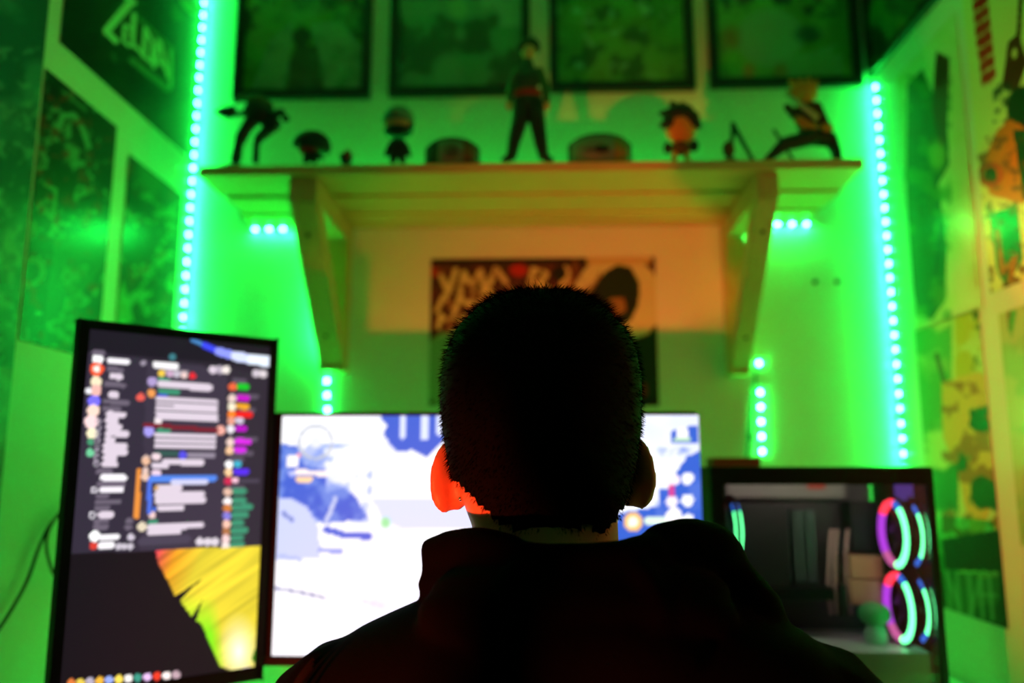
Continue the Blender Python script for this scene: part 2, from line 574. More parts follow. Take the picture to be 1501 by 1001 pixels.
def framed(P0, U, V, fn, label, base, fw=0.019, dep=0.018, group=None, step=0.004):
    P0, U, V = Vector(P0), Vector(U), Vector(V)
    n = U.cross(V).normalized(); u = U.normalized(); v = V.normalized()
    t = thing('picture_frame', label, 'framed picture', P0 + n*0.0006, group)
    A = P0 + n*0.0006
    Lu, Lv = U.length, V.length
    for (o, d1, L) in ((A, u, Lu), (A+V-v*fw, u, Lu)):
        b = NB(); prism(b, [o, o+d1*L, o+d1*L+v*fw, o+v*fw], n*dep); obj('rail', b, M['frame'], t)
    for o in (A+v*fw, A+v*fw+U-u*fw):
        b = NB(); prism(b, [o, o+u*fw, o+u*fw+v*(Lv-2*fw), o+v*(Lv-2*fw)], n*dep); obj('rail', b, M['frame'], t)
    i0 = A + (u+v)*fw
    b = NB(); prism(b, [i0, i0+u*(Lu-2*fw), i0+u*(Lu-2*fw)+v*(Lv-2*fw), i0+v*(Lv-2*fw)], n*0.004); obj('backing_board', b, M['tape'], t)
    printed('picture', i0+n*0.0046, u*(Lu-2*fw), v*(Lv-2*fw), step, step, fn, M['matte_print'], t, base)
    b = NB(); prism(b, [i0+n*0.008, i0+n*0.008+u*(Lu-2*fw), i0+n*0.008+u*(Lu-2*fw)+v*(Lv-2*fw), i0+n*0.008+v*(Lv-2*fw)], n*0.002); obj('pane', b, M['glass'], t)
    return t

# -- four framed prints over the shelf (back wall)
def brighten(fn, k=1.45):
    def g(p):
        fn(p); p.c = np.clip(p.c*k, 0, 255)
    return g
def f1(p):
    p.mottle(60, 1, (70, 120, 40), .40, .6); p.mottle(26, 2, (20, 40, 16), .55, .62)
    p.poly([(395, 60), (430, 30), (420, 140), (365, 140)], (96, 132, 110))
    p.poly([(455, 35), (500, 30), (530, 70), (530, 140), (475, 140)], (98, 134, 112))
    p.poly([(430, 70), (465, 65), (478, 140), (418, 140)], (44, 62, 30))
    p.ell(447, 15, 26, 22, (92, 140, 100), .6, .3); p.ell(508, 28, 20, 18, (80, 150, 90), .6, .4)
    p.mottle(14, 5, (60, 90, 60), .55, .7, .5)
def f2(p):
    p.rect(0, -400, 2000, 25, (90, 130, 116), .7)
    p.mottle(30, 9, (110, 150, 136), .52, .66, .9, mask=(p.Y < 40))
    p.mottle(50, 11, (30, 62, 44), .5, .6, .8, mask=(p.Y > 20))
    p.ell(657, 106, 22, 28, (88, 132, 108), 1, .25); p.ell(672, 12, 13, 16, (104, 150, 116), 1, .3); p.ell(675, 50, 8, 10, (80, 128, 100), 1, .4)
    p.ell(590, 122, 16, 14, (60, 110, 84), .5, .4)
def f3(p):
    p.mottle(40, 21, (60, 120, 40), .42, .56); p.mottle(18, 22, (20, 66, 22), .5, .6, .8); p.mottle(16, 25, (96, 160, 120), .62, .72, .9)
    p.rect(955, -400, 1010, 200, (58, 132, 36), .5)
def f4(p):
    p.mottle(40, 31, (70, 120, 50), .45, .6); p.ell(1130, 55, 48, 42, (96, 142, 118), 1, .15)
    p.mottle(15, 33, (30, 50, 34), .55, .63, .9, mask=(p.Y < 25)); p.ell(1185, 50, 18, 12, (30, 70, 60), .9, .4)
    p.ell(1072, 55, 12, 16, (120, 84, 40), .7, .5); p.ell(1072, 92, 18, 16, (70, 150, 40), .8, .3); p.ell(1098, 105, 8, 10, (150, 100, 50), .9, .5)
    p.poly([(1140, 105), (1160, 85), (1235, 60), (1235, 125), (1150, 125)], (88, 140, 110), .8)
    p.ell(1145, 104, 9, 10, (120, 104, 60), .8, .5); p.rect(1222, -400, 1260, 80, (60, 120, 44), .7)
for (x0, x1, yb, fn, lb, base) in (
        (344, 543, 147, f1, 'black framed print of pale draped shapes on mossy green, leftmost above shelf', (78, 130, 66)),
        (571, 777, 143, f2, 'black framed print, dark teal with pale blot near its bottom, second from left', (70, 124, 96)),
        (806, 1018, 136, f3, 'black framed print of leafy green mottling, third from left above the shelf', (66, 136, 56)),
        (1040, 1262, 130, f4, 'black framed print with large pale round patch, rightmost above the shelf', (84, 142, 74))):
    a = on_y(x0, yb, WY); c = on_y(x1, yb, WY)
    x_end = min(c.x, XR-0.019)
    framed((a.x, WY, on_y((x0+x1)/2, yb, WY).z), (x_end-a.x, 0, 0), (0, 0, 0.43), brighten(fn), lb, base, group='black framed prints above the shelf')

# -- poster behind the head
def pm(p):
    cream = (226, 196, 150)
    p.rect(0, 0, 2000, 386, (20, 16, 14)); p.ell(638, 398, 9, 8, (190, 26, 30))
    for pts, wd in (([(646, 402), (657, 430), (668, 396)], 8), ([(674, 432), (680, 400), (692, 420), (704, 396), (711, 424)], 8), ([(716, 420), (727, 394), (742, 414)], 8),
                    ([(640, 456), (650, 434), (664, 452)], 7), ([(668, 456), (673, 434), (690, 450), (694, 428)], 7), ([(702, 450), (707, 424), (722, 430), (708, 440), (728, 448)], 7),
                    ([(642, 480), (646, 462), (660, 474), (666, 460)], 7), ([(636, 500), (660, 484), (672, 492)], 8), ([(704, 482), (708, 462), (724, 474)], 7), ([(740, 446), (748, 424), (764, 440)], 7),
                    ([(775, 430), (782, 396), (800, 402), (788, 416), (812, 430)], 10), ([(818, 440), (830, 394), (842, 436)], 9)):
        p.path(pts, wd, cream)
    p.ring(684, 472, 9, 6, cream); p.ring(744, 452, 8, 5, cream); p.mottle(14, 47, (110, 50, 44), .55, .65, .7, mask=(p.Y > 388) & (p.X < 850))
    p.ell(793, 402, 4, 5, (30, 10, 14))
    p.ell(760, 396, 13, 9, (186, 24, 30)); p.ell(820, 400, 11, 11, (20, 26, 20)); p.ell(815, 428, 9, 6, (150, 60, 40))
    p.ell(905, 450, 68, 78, (214, 206, 170))
    p.mottle(24, 41, (120, 70, 46), .5, .6, .9, mask=((p.X > 840) & (p.X < 880) & (p.Y < 460)))
    p.poly([(858, 440), (885, 400), (905, 387), (925, 392), (938, 415), (936, 445), (925, 470), (905, 478), (880, 470), (868, 455)], (20, 38, 24))
    p.poly([(888, 438), (915, 437), (918, 455), (895, 468), (886, 455), (905, 448)], (150, 110, 66))
    p.poly([(600, 494), (630, 500), (700, 470), (760, 540), (600, 620)], (150, 170, 140))
    p.poly([(966, 470), (950, 490), (905, 505), (880, 600), (970, 600)], (12, 40, 22))
    p.ell(942, 572, 8, 12, (120, 40, 34)); p.rect(935, 582, 970, 600, (14, 14, 12))
    p.rect(860, 0, 970, 386, (206, 176, 130), 1); p.ell(960, 381, 6, 6, (24, 22, 18))
a = on_y(632, 380, WY); c = on_y(966, 595, WY)
wall_print('poster', 'poster', (a.x, WY, c.z), (c.x-a.x, 0, 0), (0, 0, a.z-c.z), pm,
           'poster with cream lettering and dark rounded shape on the wall behind the head', (70, 26, 36), 0.003, mat='matte_print')

# -- left wall
def lw(x, y): return on_x(x, y, XL)
def left_poster(near_px, far_px, zt, zb, fn, label, base, framed_=False, **k):
    ya, yb = near_px, far_px
    P0 = (XL, ya, zb); U = (0, yb-ya, 0); V = (0, 0, zt-zb)
    # room side is +X: U x V = (+,0,0) for U along +Y
    if framed_: return framed(P0, U, V, fn, label, base, **k)
    return wall_print('poster', 'poster', P0, U, V, fn, label, base, **k)

def p_top(p):
    g = (196, 232, 200)
    p.mottle(40, 51, (22, 34, 24), .5, .65)
    for q in ((192, 3, 156, 45, 12), (156, 46, 170, 60, 9), (176, -14, 196, 4, 9),
              (183, 36, 181, 60, 4), (183, 36, 189, 41, 4), (182, 48, 187, 52, 4), (181, 60, 189, 67, 5),
              (197, 22, 194, 64, 7), (194, 64, 206, 76, 6),
              (213, 42, 210, 82, 7), (213, 42, 224, 62, 5), (224, 62, 222, 92, 5), (222, 92, 210, 82, 5),
              (233, 58, 226, 98, 6), (233, 58, 247, 112, 6), (229, 86, 243, 100, 5)):
        p.line(*q, g)
    p.line(250, 74, 250, 128, 5, (150, 190, 156)); p.line(205, 28, 252, 72, 5, (84, 120, 88))
    p.line(193, 88, 246, 130, 9, (90, 130, 96)); p.line(166, 80, 168, 88, 6, (60, 90, 70))
    p.poly([(258, -10), (290, -10), (284, 22), (272, 14)], (110, 160, 100)); p.mottle(26, 52, (70, 110, 60), .55, .66, .6, mask=(p.X > 250) & (p.Y < 30))
    p.poly([(230, 170), (290, 140), (290, 240), (250, 210)], (40, 62, 44), .6)
ya = lw(85, 70).y; yb = lw(282, 232).y
zb = (lw(85, 70).z + lw(282, 232).z)/2
left_poster(ya, yb, zb+0.46, zb, p_top, 'dark poster with large pale lettering, high on the left wall', (12, 16, 14), step=0.003)

def p_mid(p):
    p.mottle(20, 61, (110, 150, 128), .53, .62, .9); p.mottle(9, 62, (14, 22, 18), .5, .6, .85)
    p.path([(85, 190), (92, 170), (108, 168), (122, 190), (130, 215)], 8, (110, 150, 128)); p.ell(104, 225, 10, 14, (100, 140, 110), .9, .4)
    p.line(92, 135, 126, 162, 5, (80, 110, 92)); p.path([(55, 300), (78, 320), (82, 280), (66, 270)], 6, (100, 140, 116))
    p.ell(46, 335, 9, 14, (110, 150, 120), .9, .4); p.ring(45, 398, 18, 8, (100, 140, 118), .9)
    p.mottle(12, 64, (150, 30, 26), .64, .7, .8); p.rect(0, 470, 40, 520, (50, 18, 16), .8)
    p.poly([(80, 350), (150, 330), (160, 380), (120, 430), (110, 530), (60, 510)], (90, 130, 90), .45)
ya = lw(65, 97).y; yb = lw(170, 188).y
left_poster(ya, yb, (lw(65, 97).z+lw(170, 188).z)/2, lw(20, 497).z, p_mid,
            'black and pale swirling poster on the left wall, lower nearer one', (14, 20, 16), step=0.0025)
def p_far(p):
    p.mottle(18, 71, (110, 150, 120), .52, .62, .9); p.mottle(8, 72, (16, 26, 18), .5, .6, .8)
    p.ell(222, 255, 22, 34, (96, 140, 104), .6, .4); p.mottle(12, 74, (130, 40, 30), .66, .72, .8)
    p.poly([(170, 440), (180, 410), (196, 470), (165, 480)], (120, 170, 120), .8)
ya = lw(188, 222).y; yb = lw(266, 285).y
zt = (lw(188, 225).z + lw(266, 287).z)/2
left_poster(ya, yb, zt, zt-0.44, p_far, 'mottled dark poster on the left wall, farther one beside the corner', (22, 34, 24), step=0.0025)
def p_edge(p):
    p.mottle(60, 81, (70, 130, 130), .42, .62, .9); p.mottle(14, 82, (120, 170, 160), .55, .68, .7, mask=(p.Y > 70))
    p.rect(-4000, 540, 4000, 4000, (150, 150, 146), .7)
yr = lw(66, 50).y
left_poster(yr-0.45, yr, 2.0, 0.93, p_edge, 'teal poster at the left edge of the photo, nearest on left wall', (36, 84, 92), step=0.005)

# -- right wall : seen from the room, U must run towards the camera (-Y) so that U x V points to -X
def rw(x, y): return on_x(x, y, XR)
def right_poster(y_far, y_near, zt, zb, fn, label, base, fr=False, **k):
    P0 = (XR, y_far, zb); U = (0, y_near-y_far, 0); V = (0, 0, zt-zb)
    if fr: return framed(P0, U, V, fn, label, base, **k)
    return wall_print('poster', 'poster', P0, U, V, fn, label, base, **k)
def r_frame(p):
    p.mottle(30, 91, (66, 120, 44), .48, .6, .9); p.ring(1280, 62, 24, 7, (60, 110, 60), .9, 1.3); p.ring(1280, 62, 12, 8, (16, 40, 26), .9, 1.3)
    p.ell(1362, 8, 18, 12, (10, 24, 16), 1, .2); p.mottle(12, 93, (14, 34, 20), .52, .62, .8); p.ell(1320, 38, 5, 8, (120, 104, 50), .7, .5)
zb = (rw(1262, 124).z + rw(1388, 2).z)/2
right_poster(WY-0.006, rw(1390, 0).y - 0.03, zb+0.42, zb, brighten(r_frame, 1.5),
             'dark frame with ornate round pattern, top of right wall at the corner', (34, 70, 30), True, fw=0.014, dep=0.014)
def r_white(p):
    p.mottle(40, 101, (196, 214, 150), .45, .65, .6)
    p.poly([(1330, 125), (1352, 100), (1362, 125), (1388, 180), (1392, 240), (1375, 270), (1388, 360), (1385, 440), (1365, 470), (1345, 455), (1332, 400), (1328, 250)], (26, 82, 44))
    p.mottle(26, 102, (90, 140, 80), .5, .62, .8, mask=(p.X > 1325) & (p.X < 1395) & (p.Y > 110) & (p.Y < 470))
    p.poly([(1372, 75), (1392, 85), (1388, 210), (1376, 220), (1366, 160)], (70, 34, 24)); p.ell(1345, 160, 10, 26, (30, 92, 60), .9, .3)
    p.ell(1374, 228, 12, 22, (190, 190, 110), .8, .4); p.line(1380, 330, 1372, 400, 8, (20, 60, 36))
    p.line(1420, 240, 1432, 420, 4, (210, 150, 110), .6)
yf = rw(1330, 300).y; yn = rw(1424, 250).y
right_poster(yf, yn, rw(1375, 48).z, rw(1337, 490).z, r_white, 'pale poster with tall dark green shape, upper right wall beside the corner', (216, 222, 186), step=0.003)
def r_red(p):
    p.mottle(40, 111, (236, 226, 160), .5, .7, .5)
    for i, y in enumerate((-60, -42, -24, -6, 12, 30, 48, 66, 84, 102)):
        x = 1427 + (y+6)*0.11
        p.poly([(x-2, y+10), (x+20, y-6), (x+21, y+10), (x, y+25)], (196, 22, 26))
        p.line(x+3, y+26, x+16, y+14, 2, (226, 180, 140))
    p.poly([(1494, -20), (1501, -20), (1496, 60), (1506, 90), (1490, 135), (1468, 130), (1478, 60), (1490, 50)], (88, 26, 16))
    p.ell(1487, 78, 4, 8, (230, 210, 150)); p.mottle(9, 113, (40, 50, 44), .5, .6, .9, mask=(p.X > 1455) & (p.X < 1482) & (p.Y > 120) & (p.Y < 180))
    p.ell(1500, 160, 24, 34, (12, 34, 22)); p.poly([(1440, 240), (1462, 190), (1480, 175), (1500, 185), (1530, 240), (1500, 300), (1450, 285)], (216, 104, 22))
    p.ell(1452, 258, 9, 14, (30, 26, 18)); p.ring(1452, 256, 15, 8, (200, 40, 26)); p.poly([(1485, 190), (1560, 190), (1540, 310), (1500, 290)], (16, 42, 26))
    p.poly([(1450, 315), (1490, 300), (1500, 380), (1475, 420), (1462, 400)], (26, 110, 70)); p.path([(1462, 340), (1470, 400), (1490, 375), (1480, 410)], 7, (190, 84, 30))
    p.mottle(12, 114, (110, 40, 20), .58, .66, .8, mask=(p.Y > 200))
yf = rw(1420, 100).y; yn = yf - 0.36
yf = (rw(1408, 20).y + rw(1458, 400).y)/2
right_poster(yf, yf-0.34, rw(1440, -90).z, rw(1459, 428).z, r_red, 'white poster with red slanted lettering and orange shapes, right edge of photo', (232, 228, 170), step=0.003)
def r_low(p):
    p.mottle(50, 121, (60, 150, 80), .45, .6, .8, mask=(p.X < 1395)); p.mottle(30, 122, (190, 176, 40), .42, .58, .9, mask=(p.X > 1400) & (p.Y < 560))
    p.mottle(10, 123, (40, 70, 30), .56, .62, .9, mask=(p.X > 1425) & (p.Y < 560)); p.line(1373, 520, 1384, 560, 7, (70, 70, 50))
    p.poly([(1380, 560), (1435, 545), (1460, 560), (1465, 690), (1440, 790), (1425, 790), (1405, 700), (1382, 640)], (220, 170, 90))
    p.mottle(24, 124, (150, 84, 36), .48, .58, .9, mask=(p.X > 1380) & (p.Y > 560) & (p.Y < 790)); p.mottle(36, 125, (16, 80, 40), .5, .56, 1, mask=(p.X > 1405) & (p.Y > 595))
    p.mottle(60, 126, (26, 110, 56), .42, .52, .9, mask=(p.X < 1405) & (p.Y > 560))
    p.poly([(1380, 790), (1500, 770), (1500, 840), (1385, 835)], (10, 24, 14)); p.rect(1380, 840, 1500, 960, (18, 52, 30), .7)
    s = (150, 170, 140)
    for x in (1388, 1402, 1420, 1436, 1450): p.line(x, 838+(x-1388)*.12, x+5, 898+(x-1388)*.14, 6, s, .8)
    p.line(1388, 840, 1407, 895, 5, s, .8); p.line(1436, 845, 1462, 842, 6, (190, 160, 110), .8); p.line(1436, 872, 1460, 872, 5, s, .8); p.line(1420, 905, 1436, 850, 5, s, .7)
    p.poly([(1462, 780), (1500, 780), (1500, 940), (1468, 940)], (10, 16, 10))
yf = (rw(1342, 500).y*0.5 + rw(1352, 600).y*0.5); yn = (rw(1441, 480).y + rw(1476, 900).y)/2
right_poster(yf, yn, (rw(1342, 488).z+rw(1440, 447).z)/2, rw(1476, 921).z, r_low,
             'yellow and green poster with pale lettering at its foot, low on right wall', (196, 214, 150), step=0.003)
def r_pale(p):
    p.mottle(30, 131, (150, 190, 120), .5, .62, .7); p.poly([(1475, 458), (1490, 455), (1482, 500)], (60, 170, 80), .8)
    p.line(1478, 455, 1480, 480, 3, (150, 100, 70))
yf = rw(1467, 480).y
right_poster(yf, yf-0.24, rw(1480, 455).z, rw(1500, 800).z, r_pale, 'pale green poster mostly cut by the right edge, below the red-lettered one', (196, 200, 150), step=0.005)

# -- screws left in the wall
for x, y in ((1195, 413), (1227, 413), (633, 590)):
    q = on_y(x, y, WY)
    b = NB(); tube(b, [(q.x, WY-0.0004, q.z), (q.x, WY-0.006, q.z)], [0.0055, 0.004], 10)
    tag(obj('wall_plug', b, M['metal']), {1195: 'small dark wall plug right of the shelf bracket, left of the pair', 1227: 'small dark wall plug right of the shelf bracket, right of the pair',
                                         633: 'small dark screw in the wall under the poster corner, above the wide monitor'}[x], 'screw')


# ================================================================== wide monitor
MY = 1.19
a = on_y(402, 604, MY); c = on_y(1034, 980, MY)
ml, mr, mt, mb = a.x, c.x, a.z, c.z
mon = thing('wide_monitor', 'wide monitor showing a bright white and blue game picture behind the head', 'monitor', ((ml+mr)/2, MY, DESK))
b = NB(); box(b, (ml, MY+0.002, mb), (mr, MY+0.030, mt), 0.004); obj('housing', b, M['black'], mon)
b = NB(); box(b, (ml, MY-0.004, mb), (mr, MY+0.002, mb+0.012)); obj('chin', b, M['black'], mon)
def main_screen(p):
    blue = (58, 98, 205)
    p.mottle(70, 201, (222, 228, 255), .45, .7, .8)
    p.poly([(400, 690), (470, 640), (480, 700), (520, 735), (400, 760)], (150, 170, 235), .7)
    p.poly([(556, 600), (660, 600), (655, 640), (625, 671), (604, 660), (580, 661), (563, 640)], blue)
    for x, wd in ((590, 8), (622, 11), (645, 12)): p.line(x, 606, x, 640 if x < 640 else 632, wd, (215, 225, 255))
    p.poly([(405, 648), (436, 655), (446, 680), (480, 690), (478, 722), (502, 714), (520, 726), (540, 760), (475, 768), (440, 745), (405, 730)], blue)
    p.mottle(24, 205, (120, 150, 225), .5, .64, .7, mask=(p.X < 545) & (p.Y < 765) & (p.Y > 650))
    p.poly([(405, 728), (430, 732), (450, 742), (466, 770), (470, 818), (400, 822)], (196, 206, 244))
    p.line(478, 765, 492, 730, 6, (190, 200, 235)); p.line(415, 752, 428, 762, 6, (110, 130, 200))
    p.poly([(545, 731), (705, 731), (705, 776), (585, 773), (560, 760)], (210, 218, 252))
    p.path([(478, 776), (505, 784), (540, 786)], 10, (62, 100, 210)); p.path([(470, 806), (500, 808)], 8, (150, 165, 230)); p.line(410, 815, 440, 820, 6, (170, 185, 236))
    p.ell(565, 766, 7, 8, (150, 225, 160), 1, .3)
    p.ring(463, 648, 24, 5, (190, 196, 205), .9); p.ell(463, 648, 9, 9, (228, 232, 240))
    p.rect(421, 666, 437, 684, (255, 250, 250)); p.ell(438, 666, 3, 3, (250, 120, 140)); p.ell(428, 694, 5, 5, (180, 190, 250))
    p.line(436, 692, 478, 694, 8, (255, 240, 232)); p.line(438, 702, 454, 702, 8, (255, 214, 160)); p.ell(556, 625, 10, 10, (255, 255, 255))
    p.path([(402, 862), (440, 868), (475, 876)], 4, (130, 140, 180)); p.path([(478, 876), (560, 836)], 3, (222, 226, 250)); p.line(530, 880, 560, 888, 5, (222, 216, 252))
    p.poly([(984, 632), (996, 628), (1024, 622), (1024, 650), (984, 650)], blue); p.ell(1000, 636, 9, 9, (252, 250, 255)); p.line(990, 645, 1010, 645, 6, (190, 225, 190))
    p.poly([(1030, 660), (1008, 668), (992, 690), (985, 715), (965, 715), (966, 742), (905, 752), (890, 820), (1030, 990)], blue)
    p.mottle(20, 209, (90, 120, 215), .5, .65, .7, mask=(p.X > 960) & (p.Y > 655))
    for y in (701, 733, 762): p.ell(1008, y, 9, 9, (250, 250, 255))
    p.ell(928, 765, 14, 14, (255, 200, 110)); p.ell(928, 765, 8, 8, (255, 250, 235)); p.line(950, 764, 975, 764, 11, (225, 245, 225)); p.ell(988, 758, 12, 15, (255, 250, 255))
    p.line(985, 712, 984, 728, 10, (210, 70, 150)); p.ell(987, 703, 10, 8, (250, 235, 250)); p.ell(985, 735, 9, 8, (250, 240, 255))
    p.poly([(880, 800), (1030, 800), (1030, 1000), (600, 1000), (700, 880)], (235, 240, 255), .7)
sl, sr, st, sb = on_y(410, 700, MY).x, on_y(1027, 700, MY).x, on_y(700, 609, MY).z, mb+0.013
printed('screen', (sl, MY-0.0004, sb), (sr-sl, 0, 0), (0, 0, st-sb), 0.0028, 0.0028, main_screen, M['screen_main'], mon, (250, 251, 255))
b = NB(); box(b, (ml+0.0005, MY-0.0002, sb-0.004), (mr-0.0005, MY+0.0025, mt-0.001)); obj('bezel', b, M['black'], mon)
b = NB(); box(b, ((ml+mr)/2-0.03, MY+0.030, DESK+0.010), ((ml+mr)/2+0.03, MY+0.055, mt-0.12), 0.004); obj('stand_column', b, M['black'], mon)
b = NB(); box(b, ((ml+mr)/2-0.12, MY-0.06, DESK), ((ml+mr)/2+0.12, MY+0.13, DESK+0.012), 0.003); obj('stand_foot', b, M['black'], mon)

strip('green led strip on the back of the wide monitor, shining down on the desk', (-0.36, MY+0.0345, mb+0.028), (0.20, MY+0.0345, mb+0.028), (0, 0.6, -1))

# ================================================================== portrait monitor on the left
def find_edge(xt, yt, xb_, yb_, H):
    lo_, hi_ = 0.6, 1.65
    for _ in range(50):
        m_ = (lo_+hi_)/2
        if on_y(xt, yt, m_).z - on_y(xb_, yb_, m_).z > H: hi_ = m_
        else: lo_ = m_
    return m_
PH = 0.480
yR = find_edge(408, 498, 387, 995, PH)
zT = on_y(408, 498, yR).z
# the near edge: same top height
lo_, hi_ = 0.6, 1.5
for _ in range(50):
    yL = (lo_+hi_)/2
    if on_y(118, 467, yL).z > zT: hi_ = yL
    else: lo_ = yL
A = on_y(118, 467, yL); B = on_y(408, 498, yR)
A.z = B.z = zT
print('portrait', A, B, (B-A).length, 'bottom', zT-PH)
U = B-A; u = U.normalized(); Z = Vector((0, 0, 1)); n = u.cross(Z).normalized()     # towards the room
pmn = thing('portrait_monitor', 'upright portrait monitor at left with chat window and yellow feather picture', 'monitor', ((A+B)/2).to_tuple()[:2] + (DESK,))
zB = zT-PH
b = NB(); obox(b, (A+B)/2 - Z*(PH/2) - n*0.014, U/2, n*0.012, Z*(PH/2), 0.003); obj('housing', b, M['black'], pmn)
bz = 0.012
for (p0, p1, q) in ((0, 1, 0),):
    for cz, hz in ((zT-bz/2, bz/2), (zB+0.009, 0.009)):
        b = NB(); obox(b, Vector(((A.x+B.x)/2, (A.y+B.y)/2, cz)) - n*0.0005, U/2, n*0.0018, Z*hz); obj('bezel', b, M['black'], pmn)
    for e in (A+u*bz/2, B-u*bz/2):
        b = NB(); obox(b, Vector((e.x, e.y, (zT+zB)/2)) - n*0.0005, u*bz/2, n*0.0018, Z*(PH/2)); obj('bezel', b, M['black'], pmn)
def chat(p):
    def sl_(y): return 0.107*(692-y)/212.0
    W_ = (214, 200, 214); G_ = (104, 94, 110); T_ = (58, 140, 108)
    def bar(x0, x1, y, h, col, a=1.0): p.line(x0+h/2, y, x1-h/2, y+(x1-x0)*sl_(y), h, col, a)
    def dot(x, y, r, col): p.ell(x, y, r, r, col)
    p.poly([(110, 470), (410, 500), (410, 540), (110, 515)], (28, 24, 34))
    p.poly([(120, 515), (215, 525), (205, 812), (105, 812)], (50, 43, 58))
    p.poly([(215, 528), (333, 540), (328, 805), (205, 808)], (58, 50, 66))
    p.poly([(333, 540), (395, 548), (385, 803), (328, 805)], (46, 40, 52))
    # left column: round pictures and name bars
    for x, y, r, c in ((143, 526, 8, (250, 250, 250)), (142, 541, 10, (255, 90, 50)), (142, 541, 5, (255, 240, 230)), (141, 559, 8, (240, 225, 190)), (141, 572, 8, (236, 180, 170)),
                       (130, 573, 5, (230, 230, 235)), (138, 588, 9, (120, 110, 250)), (137, 602, 9, (246, 214, 196)), (134, 618, 10, (248, 214, 214)), (135, 635, 8, (246, 236, 196)),
                       (133, 648, 5, (70, 150, 110)), (132, 663, 6, (110, 200, 150))): dot(x, y, r, c)
    bar(135, 154, 516, 8, G_)
    for x0, x1, y, h, c in ((157, 190, 528, 9, (240, 236, 242)), (156, 182, 541, 8, G_), (160, 180, 551, 9, W_), (152, 185, 563, 8, G_), (158, 175, 578, 9, W_), (151, 190, 588, 8, G_), (150, 178, 599, 8, G_),
                            (155, 185, 607, 9, W_), (154, 174, 616, 9, W_), (154, 179, 625, 9, W_), (154, 190, 635, 9, W_), (153, 170, 644, 9, W_), (151, 187, 653, 9, W_), (150, 187, 662, 9, W_), (150, 172, 671, 9, W_), (149, 173, 680, 9, W_),
                            (140, 166, 691, 8, G_), (147, 186, 700, 9, (240, 236, 242)), (142, 185, 709, 8, G_), (146, 182, 718, 9, (236, 230, 238)), (140, 160, 727, 7, G_), (139, 178, 736, 8, G_), (138, 162, 745, 8, G_), (143, 168, 755, 9, W_),
                            (136, 160, 764, 8, G_), (136, 160, 773, 8, G_), (183, 195, 764, 8, G_), (182, 194, 773, 8, G_)): bar(x0, x1, y, h, c)
    for y in (618, 627, 636, 645, 654, 663, 671, 680): p.ring(144-(y-618)*.05, y, 3.4, 1.6, (170, 160, 176))
    for x, y in ((138, 718), (135, 755)): p.ring(x, y, 4, 2, (220, 214, 224))
    dot(139, 786, 8, (255, 255, 255)); bar(145, 175, 788, 9, (240, 236, 240)); dot(192, 787, 5, (200, 190, 205)); dot(137, 800, 6, (210, 60, 50)); bar(143, 168, 800, 10, (240, 236, 240))
    for x in (174, 182, 191): dot(x, 801, 5, (196, 188, 200))
    # middle column
    dot(210, 532, 4, (150, 140, 156)); bar(224, 262, 534, 10, (240, 238, 240)); bar(240, 276, 543, 6, (150, 140, 150)); dot(253, 523, 5, (60, 120, 130))
    for x, c in ((237, (236, 196, 70)), (249, (196, 160, 190)), (259, (190, 182, 196)), (270, (230, 200, 196)), (282, (226, 40, 50))): dot(x, 547+(x-237)*.09, 5, c)
    for x, y, r, c in ((223, 559, 7, (170, 150, 200)), (222, 576, 6, (230, 150, 80)), (206, 582, 6, (226, 90, 80)), (232, 617, 6, (236, 224, 226)), (218, 632, 8, (160, 150, 230)), (214, 672, 5, (220, 190, 180)), (214, 676, 6, (226, 180, 150)),
                       (213, 690, 5, (220, 190, 180)), (213, 699, 6, (226, 190, 170)), (223, 755, 5, (230, 196, 196)), (208, 772, 7, (220, 206, 180)), (323, 631, 7, (240, 170, 156))): dot(x, y, r, c)
    bar(231, 250, 556, 7, T_); bar(231, 312, 563, 10, W_); bar(231, 264, 573, 7, T_); bar(231, 246, 580, 6, (60, 70, 200))
    for y in (584, 591, 598, 605, 612): bar(228, 320, y, 5.4, W_)
    p.line(212, 622, 318, 631, 6, (120, 30, 44)); bar(229, 250, 631, 7, T_)
    for y in (637, 645, 653): bar(226, 317, y, 5.8, W_)
    bar(226, 262, 664, 8, (50, 84, 78)); dot(268, 667, 6, (84, 76, 220)); bar(274, 316, 667, 8, (140, 130, 146))
    bar(222, 236, 669, 9, (230, 206, 214)); bar(238, 300, 677, 9, W_); bar(222, 248, 682, 9, W_); bar(222, 236, 693, 9, (226, 200, 220))
    p.line(219, 706, 219, 750, 7, (76, 110, 220)); p.line(222, 702, 314, 701, 9, (80, 130, 226)); bar(250, 305, 707, 8, (200, 200, 230)); p.line(204, 690, 200, 758, 7, (226, 140, 60))
    for x0, x1, y in ((226, 268, 716), (226, 300, 725), (226, 302, 734), (230, 270, 745)): bar(x0, x1, y, 9, W_)
    dot(229, 715, 3, (200, 150, 60)); dot(226, 746, 3, (50, 110, 230))
    bar(217, 232, 766, 7, T_); bar(216, 299, 773, 9, W_); bar(216, 266, 781, 9, W_); bar(202, 280, 794, 12, (72, 64, 82))
    for x in (293, 304, 315): dot(x, 794, 6, (214, 204, 214))
    for x, c in ((312, W_), (322, (176, 164, 180)), (331, (236, 226, 220))): dot(x, 542, 6, c)
    dot(376, 547, 6, (200, 190, 200)); dot(386, 548, 6, (216, 206, 210))
    # right column
    for x0, x1, y, c in ((340, 362, 557, G_), (338, 380, 579, G_), (350, 375, 600, G_), (336, 378, 643, G_), (337, 372, 664, G_), (334, 358, 673, G_), (348, 380, 705, (80, 72, 90)), (331, 360, 716, G_)): bar(x0, x1, y, 7, c, .7)
